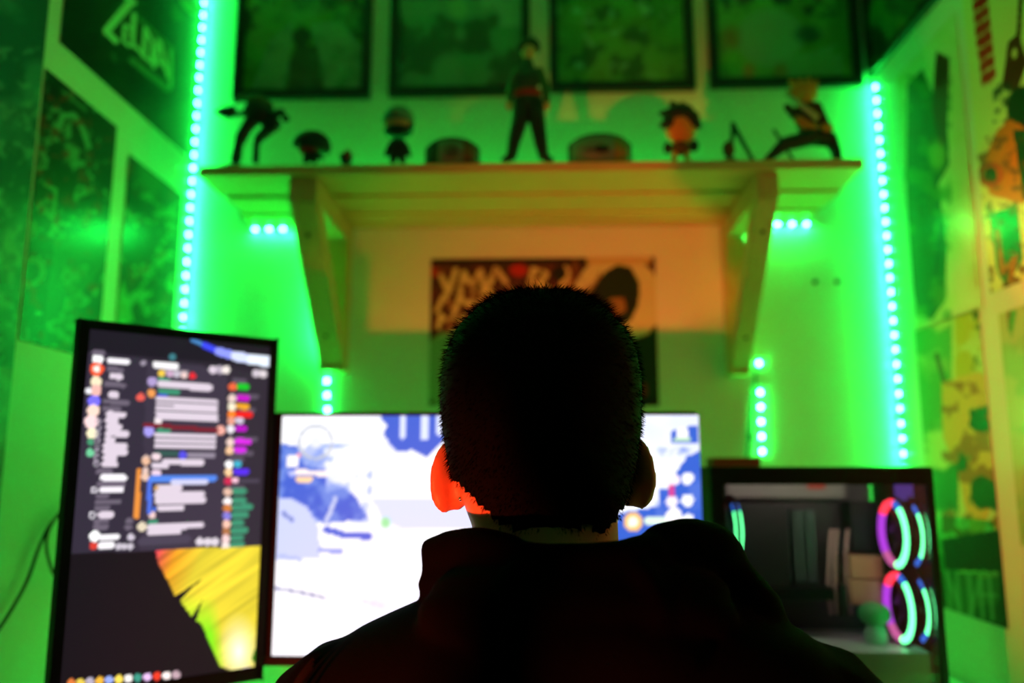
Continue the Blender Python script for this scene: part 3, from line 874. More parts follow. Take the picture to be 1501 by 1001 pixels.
    for y, c, nc, L in ((567, (230, 100, 60), (20, 190, 40), 14), (584, (226, 200, 190), (190, 20, 190), 16), (596, (236, 226, 200), (230, 160, 40), 16), (608, (250, 130, 40), (230, 30, 30), 22), (617, (220, 150, 130), (200, 190, 210), 9),
                        (629, (230, 224, 230), (180, 10, 190), 14), (648, (230, 200, 190), (210, 40, 220), 22), (660, (236, 190, 150), (200, 40, 220), 15), (681, (250, 250, 250), (60, 170, 196), 8), (692, (240, 200, 150), (84, 44, 226), 20),
                        (705, (200, 40, 80), (240, 190, 210), 4), (721, (220, 180, 160), T_, 18), (735, (248, 240, 240), T_, 18), (745, (200, 120, 60), T_, 28), (756, (130, 120, 210), T_, 22), (768, (240, 190, 170), T_, 16), (779, (170, 110, 70), T_, 22),
                        (790, (236, 200, 200), T_, 16), (800, (236, 220, 214), T_, 18)):
        x = 341 - (y-567)*0.045
        dot(x, y, 6, c); bar(x+6, x+10+L, y-1, 9, nc)
    # top swoosh
    pts = [(282, 498), (300, 506), (320, 515), (345, 522), (370, 527), (394, 530)]
    for (q, r, wd, c) in zip(pts, pts[1:], (6, 9, 12, 14, 15), ((70, 130, 190), (60, 70, 240), (140, 150, 255), (210, 220, 255), (230, 240, 255))): p.line(*q, *r, wd, c)
    # lower picture: yellow feather over near black
    p.poly([(60, 812), (400, 803), (400, 1020), (60, 1030)], (24, 18, 24))
    shp = [(228, 806), (388, 800), (384, 978), (342, 984), (322, 976), (308, 945), (296, 915), (282, 905), (264, 880), (256, 872), (243, 845), (232, 825)]
    t = np.clip((p.X-228)/110 + (p.Y-805)/260, 0, 1)[..., None]
    g1 = np.array((226, 60, 90.)); g2 = np.array((252, 170, 40.)); g3 = np.array((250, 226, 60.))
    col = np.where(t < .3, g1+(g2-g1)*t/.3, g2+(g3-g2)*np.clip((t-.3)/.35, 0, 1))
    str_ = fbm((p.X*0.57+p.Y*0.82)*1.0, (-p.X*0.82+p.Y*0.57)*0.05, 7, 300, 3)
    col = col*(0.72+0.36*str_[..., None])
    wht = np.clip(1-np.sqrt(((p.X-350)/34)**2+((p.Y-955)/60)**2), 0, 1)[..., None]
    col = col*(1-wht) + np.array((255, 255, 235.))*wht
    edge = np.clip(((p.Y-870)/60), 0, 1)*np.clip((330-p.X-(965-p.Y)*.1)/18, 0, 1)
    col = col*(1-edge[..., None]) + np.array((130, 230, 30.))*edge[..., None]
    q = Paint(p.X, p.Y, (0, 0, 0)); q.poly(shp, (1, 1, 1)); m = q.c[..., :1]
    p.c = p.c*(1-m) + col*m
    p.poly([(256, 874), (300, 846), (275, 868), (262, 882)], (24, 18, 24)); p.poly([(280, 906), (298, 876), (292, 895), (286, 915)], (24, 18, 24))
    p.poly([(368, 965), (384, 925), (380, 985)], (60, 120, 20)); p.ell(363, 984, 9, 7, (226, 200, 214))
    for i, c in enumerate(((220, 120, 60), (230, 200, 80), (180, 170, 190), (240, 180, 60), (150, 170, 240), (250, 220, 90), (245, 240, 235), (60, 150, 130), (230, 190, 240), (236, 60, 40), (255, 240, 235), (190, 160, 170))):
        p.ell(104+i*14.0, 1001-i*1.1, 6, 6, c)
A2 = A + u*bz; B2 = B - u*bz
printed('screen', Vector((A2.x, A2.y, zB+0.018)) - n*0.0012, B2-A2, Z*(PH-0.018-bz), 0.0018, 0.0018, chat, M['screen_side'], pmn, (40, 34, 46))
cm = (A+B)/2
b = NB(); obox(b, Vector((cm.x, cm.y, (DESK+zT-0.2)/2)) - n*0.042, u*0.025, n*0.012, Z*((zT-0.2-DESK)/2), 0.003); obj('stand_column', b, M['black'], pmn)
b = NB(); obox(b, Vector((cm.x, cm.y, zT-0.24)) - n*0.030, u*0.045, n*0.008, Z*0.045, 0.003); obj('mount_plate', b, M['black'], pmn)
b = NB(); obox(b, Vector((cm.x, cm.y, DESK+0.006)) - n*0.045, u*0.10, n*0.085, Z*0.006, 0.003); obj('stand_foot', b, M['black'], pmn)

# cables behind the portrait monitor
def smooth_path(pts, k=8):
    pts = [Vector(p) for p in pts]; out = []
    for i in range(len(pts)-1):
        p0 = pts[max(i-1, 0)]; p1 = pts[i]; p2 = pts[i+1]; p3 = pts[min(i+2, len(pts)-1)]
        for j in range(k):
            t = j/k
            out.append(0.5*((2*p1)+(p2-p0)*t+(2*p0-5*p1+4*p2-p3)*t*t+(3*p1-p0-3*p2+p3)*t**3))
    out.append(pts[-1]); return out
def on_left(x, y, off=0.012): return on_x(x, y, XL+off)
cb = thing('monitor_cable', 'black cable sagging from the portrait monitor towards the left edge', 'cable', on_left(40, 850))
b = NB(); tube(b, smooth_path([on_left(-30, 960), on_left(5, 912), on_left(38, 855), on_left(58, 800), on_left(74, 768), on_left(100, 742)]), 0.0026, 8); obj('cord', b, M['cable'], cb, smooth=True)
cb = thing('cable_loop', 'thin black cable looping against the side of the portrait monitor', 'cable', on_left(75, 800, 0.02))
b = NB(); tube(b, smooth_path([on_left(100, 740, .02), on_left(82, 758, .02), on_left(69, 785, .02), on_left(70, 815, .02), on_left(82, 845, .02), on_left(104, 850, .02)]), 0.0024, 8); obj('cord', b, M['cable'], cb, smooth=True)

# ================================================================== computer case on the right
CY = 1.235                                   # glass side facing the room
ca = on_y(1040, 684, CY); cc = on_y(1364, 683, CY)
cl, cr, ct = ca.x, cc.x, ca.z
CB = 1.44
pc = thing('computer_case', 'black computer case with glass side and colourful ring fans, right of desk', 'computer', ((cl+cr)/2, (CY+CB)/2, DESK))
FT = 0.016
b = NB(); box(b, (cl, CY, ct-FT), (cr, CB, ct), 0.002); obj('top_panel', b, M['black'], pc)
b = NB(); box(b, (cl, CY, DESK+0.012), (cl+FT, CB, ct-FT)); obj('rear_panel', b, M['black'], pc)
b = NB(); box(b, (cr-0.006, CY, DESK+0.012), (cr, CB, ct-FT)); obj('front_panel', b, M['black'], pc)
b = NB(); box(b, (cl+FT, CY+0.004, DESK+0.012), (cr-FT, CB, DESK+0.024)); obj('bottom_panel', b, M['black'], pc)
M['tray'] = pbr('case_tray', (120, 118, 116), 0.45, noise=0.08)
b = NB(); box(b, (cl+FT, CB-0.012, DESK+0.024), (cr-FT, CB, ct-FT)); obj('tray', b, M['tray'], pc)
for x in (cl+0.03, cr-0.03):
    for y in (CY+0.03, CB-0.03):
        b = NB(); tube(b, [(x, y, DESK), (x, y, DESK+0.0125)], 0.011, 12); obj('foot', b, M['cable'], pc)
zsh = on_y(1230, 956, CY+0.01).z
M['shroud'] = pbr('shroud', (190, 200, 195), 0.35, noise=0.05)
b = NB(); box(b, (cl+FT, CY+0.008, DESK+0.025), (cr-FT, CB-0.013, zsh)); obj('power_supply_shroud', b, M['shroud'], pc)
b = NB(); box(b, (cl+0.006, CY-0.0045, DESK+0.02), (cr-0.004, CY-0.0006, ct-0.006)); gl = obj('glass_side', b, M['smoked'], pc)
def ci(x, y, Y): return on_y(x, y, Y)
def cbox(name, x0, y0, x1, y1, Y0, Y1, mat, bev=0.0015):
    p = ci(x0, y0, Y0); q = ci(x1, y1, Y0)
    b = NB(); box(b, (p.x, Y0, q.z), (q.x, Y1, p.z), bev)
    return obj(name, b, mat, pc)
M['board'] = pbr('circuit_board', (60, 58, 58), 0.5, noise=0.3, nscale=80)
M['warm_card'] = pbr('warm_card', (196, 150, 112), 0.6, noise=0.1)
M['pinkish'] = pbr('sleeved_cable', (190, 160, 150), 0.7, noise=0.2)
M['ramgrey'] = pbr('memory_heat_spreader', (130, 160, 150), 0.35, metal=0.4, noise=0.1)
cbox('motherboard', 1066, 735, 1295, 945, CB-0.022, CB-0.014, M['board'])
cbox('cooler', 1072, 738, 1160, 860, CB-0.11, CB-0.024, pbr('cooler_black', (8, 8, 8), 0.6, noise=0.2))
for x in (1165, 1173, 1183, 1191): cbox('memory_stick', x, 748, x+6, 858, CB-0.060, CB-0.024, M['ramgrey'])
cbox('upper_tray_cover', 1064, 700, 1240, 730, CB-0.05, CB-0.024, pbr('pale_cover', (150, 150, 142), 0.5, noise=0.1))
cbox('label_plate', 1184, 709, 1210, 717, CB-0.053, CB-0.0508, pbr('red_label', (200, 70, 50), 0.5, noise=0.1), 0)
cbox('graphics_card', 1075, 862, 1225, 880, CB-0.12, CB-0.024, M['black'])
cbox('radiator', 1246, 735, 1292, 808, CB-0.07, CB-0.024, pbr('radiator_black', (14, 12, 12), 0.6, noise=0.2))
cbox('drive_cage', 1246, 815, 1296, 848, CB-0.09, CB-0.024, M['warm_card']); cbox('drive_cage', 1246, 850, 1296, 886, CB-0.09, CB-0.024, M['warm_card'])
for i in range(4):
    x = 1216+i*8
    b = NB(); tube(b, smooth_path([ci(x+3, 776, CB-0.06), ci(x, 810, CB-0.075), ci(x-2+i*1.5, 860, CB-0.08), ci(x+2+i*2, 900, CB-0.07)], 5), 0.0028, 8)
    obj('power_cable', b, M['pinkish'] if i != 2 else M['cable'], pc, smooth=True)
cbox('controller_box', 1232, 858, 1244, 905, CB-0.11, CB-0.09, M['cable'])
# two ring fans mounted on the front panel, seen edge-on, and one at the rear
g_em = emit('fan_green', (0.12, 1.0, 0.30), 7.0); r_em = emit('fan_red', (1.0, 0.035, 0.06), 4.0); p_em = emit('fan_purple', (0.55, 0.06, 0.85), 1.8); b_em = emit('fan_blue', (0.05, 0.22, 1.0), 1.4)
k_em = emit('fan_pink', (1.0, 0.20, 0.55), 1.2)
def arc(bm, c, ax, ay, r, t0, t1, th, seg=14):
    tube(bm, [c + ax*(r*math.cos(t0+(t1-t0)*i/seg)) + ay*(r*math.sin(t0+(t1-t0)*i/seg)) for i in range(seg+1)], th, 8)
def fan(c, R, dx, lit):
    c = Vector(c)
    Yv = Vector((0, 1, 0)); Zv = Vector((0, 0, 1))
    b = NB()
    for s in (0, dx):
        o_ = c + Vector((s, 0, 0))
        arc(b, o_, Yv, Zv, R+0.004, 0, 2*math.pi, 0.0035, 28)
    fr = obj('fan_ring', b, M['black'], pc, smooth=True)
    # colours go round the ring: near side (towards the room) green, far side red to purple
    o_ = c - Vector((0.002, 0, 0))
    d = math.radians
    for t0, t1, mt_ in lit:
        b = NB(); arc(b, o_, Yv, Zv, R-0.004, d(t0), d(t1), 0.0058); obj('light_arc', b, mt_, fr, smooth=True)
    o2 = c + Vector((dx+0.002, 0, 0))
    for t0, t1, mt_ in ((140, 222, g_em), (118, 138, b_em), (224, 250, b_em)):
        b = NB(); arc(b, o2, Yv, Zv, R-0.004, d(t0), d(t1), 0.0058); obj('light_arc', b, mt_, fr, smooth=True)
    b = NB(); tube(b, [c + Vector((0.004, 0, 0)), c + Vector((dx-0.004, 0, 0))], 0.016, 16); obj('fan_hub', b, M['black'], fr)
    for k in range(7):
        t = 2*math.pi*k/7
        e1 = Yv*math.cos(t)+Zv*math.sin(t); e2 = Yv*math.cos(t+.5)+Zv*math.sin(t+.5)
        b = NB(); prism(b, [c+e1*0.014+Vector((0.006, 0, 0)), c+e1*(R-0.008)+Vector((0.005, 0, 0)), c+e2*(R-0.008)+Vector((0.014, 0, 0)), c+e2*0.014+Vector((0.014, 0, 0))], Vector((0.0015, 0, 0)))
        obj('blade', b, M['cable'], fr)
FY = CY + 0.058
lit = ((128, 222, g_em), (104, 126, b_em), (40, 100, r_em), (-40, 38, p_em), (224, 262, g_em), (264, 316, k_em))
xf = cr-0.034
zf1 = on_y(1325, 782, FY).z; zf2 = on_y(1335, 890, FY).z
Rf = (zf1-zf2)/2 - 0.004
fan((xf, FY, zf1), Rf, 0.022, lit); fan((xf, FY, zf2), Rf, 0.022, lit)
zf3 = on_y(1056, 775, FY).z
fan((cl+FT+0.006, FY, zf3), 0.045, 0.02, ((150, 205, g_em), (110, 148, b_em), (60, 105, r_em)))
q = ci(1322, 712, CY+0.05)
b = NB(); box(b, (q.x-0.010, CY+0.05, q.z-0.022), (q.x+0.028, CY+0.056, q.z+0.012), 0.002); obj('pump_display', b, emit('violet_glow', (0.16, 0.08, 0.5), 0.7), pc)
b = NB(); box(b, (cl+0.03, CY+0.012, ct-FT-0.006), (cr-0.03, CY+0.020, ct-FT), 0.001); obj('added_case_fill', b, emit('added_case_fill', (1.0, 0.80, 0.66), 32.0), pc)  # added glowing bar hidden behind the top bezel, brightens the interior
for nm, p_, q_2 in (('bezel', (cl+0.001, ct-0.026), (cr-0.001, ct-0.001)), ('bezel', (cl+0.001, DESK+0.02), (cl+0.018, ct-0.026)), ('bezel', (cr-0.011, DESK+0.02), (cr-0.001, ct-0.026))):
    b = NB(); box(b, (p_[0], CY-0.0070, p_[1]), (q_2[0], CY-0.0046, q_2[1])); obj(nm, b, M['black'], pc)
# thumbscrew on the right edge
q = on_y(1384, 866, CY+0.03)
b = NB(); tube(b, [(cr, CY+0.03, q.z), (cr+0.007, CY+0.03, q.z)], 0.006, 14); obj('thumbscrew', b, M['metal'], pc)
# small green toy standing inside the case
q0 = ci(1284, 936, CY+0.075)
toy = thing('toy', 'small round green toy with pale body standing inside the computer case', 'toy', (q0.x, CY+0.075, zsh))
M['toygreen'] = pbr('toy_green', (60, 170, 90), 0.5, noise=0.1); M['toypale'] = pbr('toy_pale', (150, 210, 170), 0.5, noise=0.1)
b = NB(); lathe(b, (q0.x, CY+0.075, zsh), ((0.014, 0), (0.017, 0.006), (0.015, 0.022), (0.008, 0.031)), 20); obj('toy_body', b, M['toypale'], toy, smooth=True)
b = NB(); ball(b, (q0.x, CY+0.075, zsh+0.043), (0.024, 0.022, 0.018), 3); obj('toy_head', b, M['toygreen'], toy, smooth=True)
# thin reddish wooden block on the case, cable running up from it
q = on_y(1042, 680, CB-0.06); q2 = on_y(1112, 680, CB-0.06)
bl = thing('wooden_block', 'thin reddish wooden block lying on the left end of the computer case', 'block', ((q.x+q2.x)/2, CB-0.05, ct))
b = NB(); box(b, (q.x, CB-0.075, ct+0.0003), (q2.x, CB-0.02, ct+0.016), 0.003); obj('block_body', b, pbr('red_wood', (150, 66, 34), 0.6, noise=0.3, nscale=30, stretch=(1, 8, 8)), bl)
cb = thing('antenna_cable', 'thin dark cable running down the wall from the right bracket', 'cable', on_y(1098, 676, WY-0.004))
b = NB(); tube(b, smooth_path([on_y(1108, 545, WY-0.004), on_y(1103, 590, WY-0.004), on_y(1100, 635, WY-0.004), on_y(1094, 682, WY-0.004), on_y(1090, 740, WY-0.004)]), 0.0028, 8); obj('cord', b, M['cable'], cb, smooth=True)
b = NB(); q = on_y(1099, 640, WY-0.004); box(b, (q.x-0.004, WY-0.009, q.z-0.008), (q.x+0.004, WY-0.001, q.z+0.008), 0.001); obj('cable_clip', b, M['cable'], cb)

# orange lamp (outside the frame, on the left wall): housing round the light
lp = thing('wall_lamp', 'small orange wall lamp beside the left wall', 'lamp', LAMP_POS)
b = NB(); bk = LAMP_POS - LAMP_DIR*0.006
tube(b, [bk - LAMP_DIR*0.05, bk - LAMP_DIR*0.02, bk], [0.02, 0.034, 0.036], 20); obj('lamp_shade', b, M['black'], lp)
b = NB()                                    # added unseen plate that keeps the orange beam off the head
def az(deg, r, z): return LAMP_POS + Vector((r*math.sin(math.radians(deg)), r*math.cos(math.radians(deg)), z))
prism(b, [az(36.5, 0.28, -0.18), az(43, 0.28, -0.18), az(43, 0.28, 0.37), az(26.5, 0.28, 0.37), az(26.5, 0.28, 0.215), az(35, 0.28, 0.185)], az(36, 0.283, 0)-az(36, 0.28, 0)); obj('added_blocker_plate', b, M['black'], lp)
b = NB(); tube(b, [bk, az(42, 0.281, -0.17)], 0.004, 8); obj('added_blocker_arm', b, M['metal'], lp)  # arm holding the added plate
b = NB(); tube(b, [bk - LAMP_DIR*0.045, Vector((XL+0.008, LAMP_POS.y-0.04, LAMP_POS.z-0.05))], 0.006, 10); tube(b, [(XL, LAMP_POS.y-0.04, LAMP_POS.z-0.05), (XL+0.01, LAMP_POS.y-0.04, LAMP_POS.z-0.05)], 0.025, 18); obj('lamp_arm', b, M['metal'], lp)


lp = thing('added_orange_spot', 'small added spot lamp, unseen, high on the left wall', 'lamp', SPOT_POS)  # housing for the added orange spot
b = NB(); tube(b, [SPOT_POS - SPOT_DIR*0.09, SPOT_POS - SPOT_DIR*0.03, SPOT_POS - SPOT_DIR*0.025], [0.022, 0.026, 0.026], 18); obj('lamp_shade', b, M['black'], lp)
b = NB(); tube(b, [SPOT_POS - SPOT_DIR*0.08, (XL+0.006, SPOT_POS.y-0.06, SPOT_POS.z)], 0.006, 10); tube(b, [(XL, SPOT_POS.y-0.06, SPOT_POS.z), (XL+0.01, SPOT_POS.y-0.06, SPOT_POS.z)], 0.025, 18); obj('lamp_arm', b, M['metal'], lp)

# ================================================================== figurines on the shelf
YF = SHF + 0.030
def q_(x, y, dy=0.0): return on_y(x, y, YF+dy)
S = (q_(760, 200) - q_(761, 200)).length        # metres per photo pixel on the shelf's front
def zfix(P, x): return P
def fig(name, label, x, cat='figurine'):
    t = thing(name, label, cat, (q_(x, 230).x, YF, ZT), None)
    return t
G = lambda x, y, dy=0.0: q_(x, y, dy) 
YB = 236.5                                     # photo row where feet meet the shelf
def foot(x, y, dy=0):                          # points that must touch the shelf top
    p = q_(x, y, dy); p.z = max(p.z, ZT); return p
MM = {k: pbr('toy_'+k, c, r, noise=0.08) for k, c, r in (('dark', (16, 20, 18), .5), ('black', (8, 8, 8), .5), ('teal', (24, 64, 54), .55), ('green', (36, 92, 54), .5), ('olive', (60, 74, 26), .5), ('gold', (130, 112, 50), .4),
    ('red', (150, 24, 20), .5), ('skinlight', (214, 150, 104), .5), ('orange', (226, 124, 40), .5), ('tan', (226, 150, 60), .55), ('brown', (104, 54, 28), .6), ('grey', (96, 128, 116), .5), ('silver', (190, 190, 160), .3), ('maroon', (74, 18, 18), .55), ('blueblack', (12, 14, 22), .5), ('cloth', (26, 34, 30), .8))}
def part(name, bm, mat, root, vox=0.0015, sm=1):
    if vox: bm = fuse(bm, vox, sm)
    # nothing sinks under the shelf top
    for v in bm.verts:
        if v.co.z < ZT + 0.0002: v.co.z = ZT + 0.0002
    return obj(name, bm, MM[mat], root, smooth=True)
def pil(bm, pts, rad, dy=0.0):                 # limb through photo points, radii in photo pixels
    dys = dy if hasattr(dy, '__len__') else [dy]*len(pts)
    return chain(bm, [q_(x, y, d) for (x, y), d in zip(pts, dys)], [r*S*1.14 for r in (rad if hasattr(rad, '__len__') else [rad]*len(pts))], 10)
def blob(bm, x, y, rx, ry, rd=None, dy=0.0, tilt=0.0):
    return ball(bm, q_(x, y, dy), (rx*S, (rd if rd else rx)*S, ry*S), 3, Matrix.Rotation(math.radians(-tilt), 3, 'Y'))
def slab(bm, pts, dy0, dy1):                   # flat-sided piece outlined in photo points
    P = [q_(x, y, dy0) for x, y in pts]
    return prism(bm, P, (0, dy1-dy0, 0))

# 1 dark armoured figure leaning, arms spread
t = fig('armoured_figurine', 'dark armoured figurine leaning with arms spread, leftmost on the shelf', 360)
b = NB(); lathe(b, (q_(350, 236).x, YF, ZT), ((0.032, 0), (0.031, 0.003), (0.018, 0.006)), 24); part('base', b, 'olive', t, 0)
b = NB(); pil(b, [(346, 234), (350, 212), (353, 203), (362, 186), (374, 172)], [7, 6, 8, 8, 10]); pil(b, [(375, 236), (376, 212), (380, 202), (394, 190), (392, 178)], [4.5, 4.5, 6.5, 8, 9], 0.006)
blob(b, 376, 164, 19, 20, 13); blob(b, 400, 184, 13, 10, 10, 0.004, 20); part('armour', b, 'dark', t)
b = NB(); pil(b, [(372, 160), (357, 166), (343, 168)], [5, 3.5, 3]); pil(b, [(392, 165), (404, 172), (409, 164)], [5, 4, 4], -0.004); blob(b, 410, 165, 9, 6, 6, -0.004, 10); blob(b, 419, 174, 6, 6, 5); part('arms', b, 'dark', t)
b = NB(); slab(b, [(314, 163), (328, 156), (343, 155), (345, 166), (334, 172), (324, 169)], -0.004, 0.004); part('blade', b, 'blueblack', t, 0)
b = NB(); blob(b, 376, 148, 16, 9, 10, -0.003); pil(b, [(372, 148), (355, 143), (344, 150)], [5, 5, 2]); pil(b, [(382, 148), (395, 155), (400, 168)], [6, 5, 3], .004); part('helmet', b, 'olive', t)
# 2 squat figure under a wide cap
t = fig('capped_figurine', 'squat figurine under a wide dark mushroom-shaped cap with red trim', 456)
b = NB(); blob(b, 454, 229, 10, 9, 8); pil(b, [(449, 230), (448, 236)], 4); pil(b, [(460, 230), (461, 236)], 4); pil(b, [(462, 226), (472, 232)], [4, 3]); part('torso', b, 'cloth', t)
b = NB(); blob(b, 452, 219, 15, 9, 11); part('face', b, 'red', t)
b = NB(); bm2 = NB(); ball(bm2, q_(457, 214), (29*S, 17*S, 24*S), 4, Matrix.Rotation(math.radians(12), 3, 'Y'))
zc = q_(457, 219).z
for v in bm2.verts:
    lim = zc + (457 - (v.co.x - q_(457, 214).x)/S - 457)*0.0*S - (v.co.x - q_(457, 214).x)*0.22
    if v.co.z < lim: v.co.z = lim
b.free(); part('cap', bm2, 'dark', t, 0)
b = NB(); tube(b, smooth_path([q_(436, 204, -0.016), q_(445, 197, -0.019), q_(458, 194, -0.020), q_(472, 197, -0.019), q_(481, 206, -0.013)], 5), 0.0024, 8); part('cap_trim', b, 'maroon', t, 0)
# 3 tiny red goblet
t = fig('goblet', 'tiny dark goblet with a red front, beside the capped figurine', 509, 'cup')
b = NB(); c0 = (q_(509, 230).x, YF-0.008, ZT)
lathe(b, c0, ((0.007, 0), (0.007, 0.002), (0.003, 0.004), (0.004, 0.006), (0.010, 0.012), (0.0125, 0.023), (0.0135, 0.026), (0.0115, 0.0255), (0.007, 0.014)), 20); part('bowl', b, 'dark', t, 0)
b = NB(); blob(b, 509, 226, 6, 7, 3, -0.0185); part('red_badge', b, 'red', t, 0)
# 4 big-headed figure in a mask
t = fig('masked_figurine', 'big-headed figurine with grey-green hair and dark mask, next to the curved plaque', 583)
b = NB(); blob(b, 583, 212, 10, 10, 8); pil(b, [(578, 218), (576, 235)], [5, 5]); pil(b, [(588, 218), (590, 235)], [5, 5]); pil(b, [(576, 208), (569, 218), (566, 227)], [4, 3.5, 3]); pil(b, [(590, 208), (597, 218), (600, 227)], [4, 3.5, 3]); part('torso', b, 'black', t)
b = NB(); blob(b, 583, 184, 21, 18, 17); part('face', b, 'skinlight', t)
b = NB(); bm2 = NB(); ball(bm2, q_(584, 178), (24*S, 21*S, 24*S), 4)
zc = q_(584, 180).z
for v in bm2.verts:
    if v.co.z < zc and v.co.y < YF + 0.008: v.co.z = zc + (v.co.z-zc)*0.05
b.free(); part('hair', bm2, 'grey', t, 0)
b = NB(); blob(b, 584, 193, 21.8, 9, 18.5); blob(b, 602, 188, 5, 8, 10); part('mask', b, 'blueblack', t)
b = NB(); blob(b, 578, 166, 4, 3, 2.5, -0.026); part('hair_badge', b, 'brown', t, 0)
# 5, 7 curved plaques: a pale plate on a dark band
def plaque(x0, x1, yt, label, plate, mark):
    xc = (x0+x1)/2
    t = fig('plaque', label, xc, 'plaque')
    wL, wR = q_(x0, 230).x, q_(x1, 230).x
    zt = q_(xc, yt).z
    def curve(zlo, zhi, k0, k1, off, thick):
        b = NB(); n_ = 16; rows = []
        for i in range(n_+1):
            f = k0 + (k1-k0)*i/n_
            x = wL + (wR-wL)*f; s = (2*f-1)
            y = YF - 0.012 + 0.022*s*s + off
            zz = zhi - (zhi-zlo)*0.22*abs(s)**3
            rows.append([(x, y, zlo), (x, y, zz), (x, y+thick, zz), (x, y+thick, zlo)])
        R = [[b.verts.new(p) for p in r] for r in rows]
        for a_, c_ in zip(R, R[1:]):
            for k in range(4): b.faces.new((a_[k], a_[(k+1) % 4], c_[(k+1) % 4], c_[k]))
        b.faces.new(R[0]); b.faces.new(R[-1][::-1])
        return b
    part('band', curve(ZT+0.0003, zt, 0, 1, 0, 0.006), 'cloth', t, 0)
    b = curve(ZT+0.004, zt-0.004, plate[0], plate[1], -0.0012, 0.002); part('plate', b, 'grey', t, 0)
    b = curve(ZT+0.005, zt-0.005, plate[1]-0.24, plate[1]-0.02, -0.0026, 0.002); part('end_patch', b, 'brown', t, 0) if mark == 'ring' else part('end_patch', b, 'gold', t, 0)
    xm = wL + (wR-wL)*0.52; zm = (ZT+zt)/2
    b = NB(); cm_ = Vector((xm, YF-0.014, zm))
    if mark == 'ring':
        for r in (0.010, 0.0045): arc(b, cm_, Vector((1, 0, 0)), Vector((0, 0, 1)), r, 0, 2*math.pi, 0.0012, 20)
    else:
        ball(b, cm_, (0.014, 0.0018, 0.008), 3); tube(b, [cm_ + Vector((-0.03, 0.001, 0)), cm_ + Vector((-0.012, 0, 0))], 0.0014, 8)
    part('engraving', b, 'dark', t, 0)
plaque(622, 702, 205, 'curved dark plaque with ring engraving, left of the tall figurine', (0.26, 0.97), 'ring')
plaque(833, 927, 199, 'curved pale plaque with dark oval engraving, right of the tall figurine', (0.05, 0.96), 'oval')
# 6 tall standing figure
t = fig('standing_figurine', 'tall standing figurine in teal suit with red belt, legs apart, mid-shelf', 774)
b = NB(); pil(b, [(764, 152), (762, 175), (754, 205), (750, 228)], [12, 11, 9, 7]); pil(b, [(784, 152), (787, 175), (792, 205), (796, 228)], [12, 11, 9, 7]); part('trousers', b, 'black', t)
b = NB(); pil(b, [(750, 226), (744, 233)], [7, 5], [0, -0.004]); pil(b, [(750, 231), (738, 234)], [5, 3.5], -0.004); part('boot', b, 'dark', t)
b = NB(); pil(b, [(796, 226), (802, 233)], [7, 5], [0, -0.004]); pil(b, [(796, 231), (808, 234)], [5, 3.5], -0.004); part('boot', b, 'dark', t)
b = NB(); blob(b, 774, 115, 19, 20, 11); blob(b, 774, 138, 17, 14, 10); blob(b, 774, 152, 18, 11, 11); pil(b, [(774, 100), (774, 88)], [9, 6]); part('torso', b, 'teal', t)
b = NB(); pil(b, [(758, 106), (750, 126), (747, 146)], [7, 6, 5]); part('sleeve', b, 'green', t)
b = NB(); pil(b, [(790, 106), (799, 126), (801, 146)], [7, 6, 5]); part('sleeve', b, 'green', t)
b = NB(); blob(b, 746, 155, 5, 7, 4); part('hand', b, 'skinlight', t)
b = NB(); blob(b, 802, 155, 5, 7, 4); part('hand', b, 'skinlight', t)
b = NB(); lathe(b, (q_(774, 139).x, YF, q_(774, 142).z), ((0.0245, 0), (0.0252, 0.002), (0.0252, 0.0095), (0.0245, 0.0115)), 24)
for v in b.verts: v.co.y = YF + (v.co.y-YF)*0.62
part('belt', b, 'red', t, 0)
b = NB(); blob(b, 775, 77, 11, 13, 10, -0.002); pil(b, [(774, 90), (774, 96)], 4); part('head', b, 'skinlight', t)
b = NB(); blob(b, 775, 69, 15, 14, 13, 0.005)
for dx, dy_, r in ((-12, 2, 6), (12, 2, 6), (-6, -9, 6), (6, -10, 6), (0, -5, 8), (-10, -4, 6), (11, -5, 6)): blob(b, 775+dx, 70+dy_, r, r, r, 0.002)
part('hair', b, 'black', t)
# 8 big-headed black-haired figure
t = fig('dark_haired_figurine', 'big-headed figurine with messy black hair and orange face, right half of shelf', 997)
b = NB(); blob(b, 998, 188, 24, 24, 20); pil(b, [(990, 222), (988, 236)], 4); pil(b, [(1006, 222), (1008, 236)], 4); part('face', b, 'orange', t)
b = NB(); blob(b, 998, 217, 14, 11, 11); part('torso', b, 'brown', t)
b = NB(); blob(b, 979, 217, 7, 9, 7); part('glove', b, 'blueblack', t)
b = NB(); blob(b, 1017, 214, 8, 9, 7); part('glove', b, 'blueblack', t)
b = NB(); blob(b, 999, 180, 26, 25, 20, 0.012)
for pts, r in (([(995, 165), (985, 152)], [12, 4]), ([(985, 168), (968, 166)], [10, 3]), ([(980, 180), (971, 184)], [9, 4]), ([(1005, 165), (1000, 153)], [11, 4]), ([(1015, 172), (1024, 185)], [9, 4]), ([(990, 168), (987, 180)], [7, 3])): pil(b, pts, r, -0.012)
pil(b, [(1008, 166), (1016, 182)], [9, 4], -0.018); part('hair', b, 'black', t)
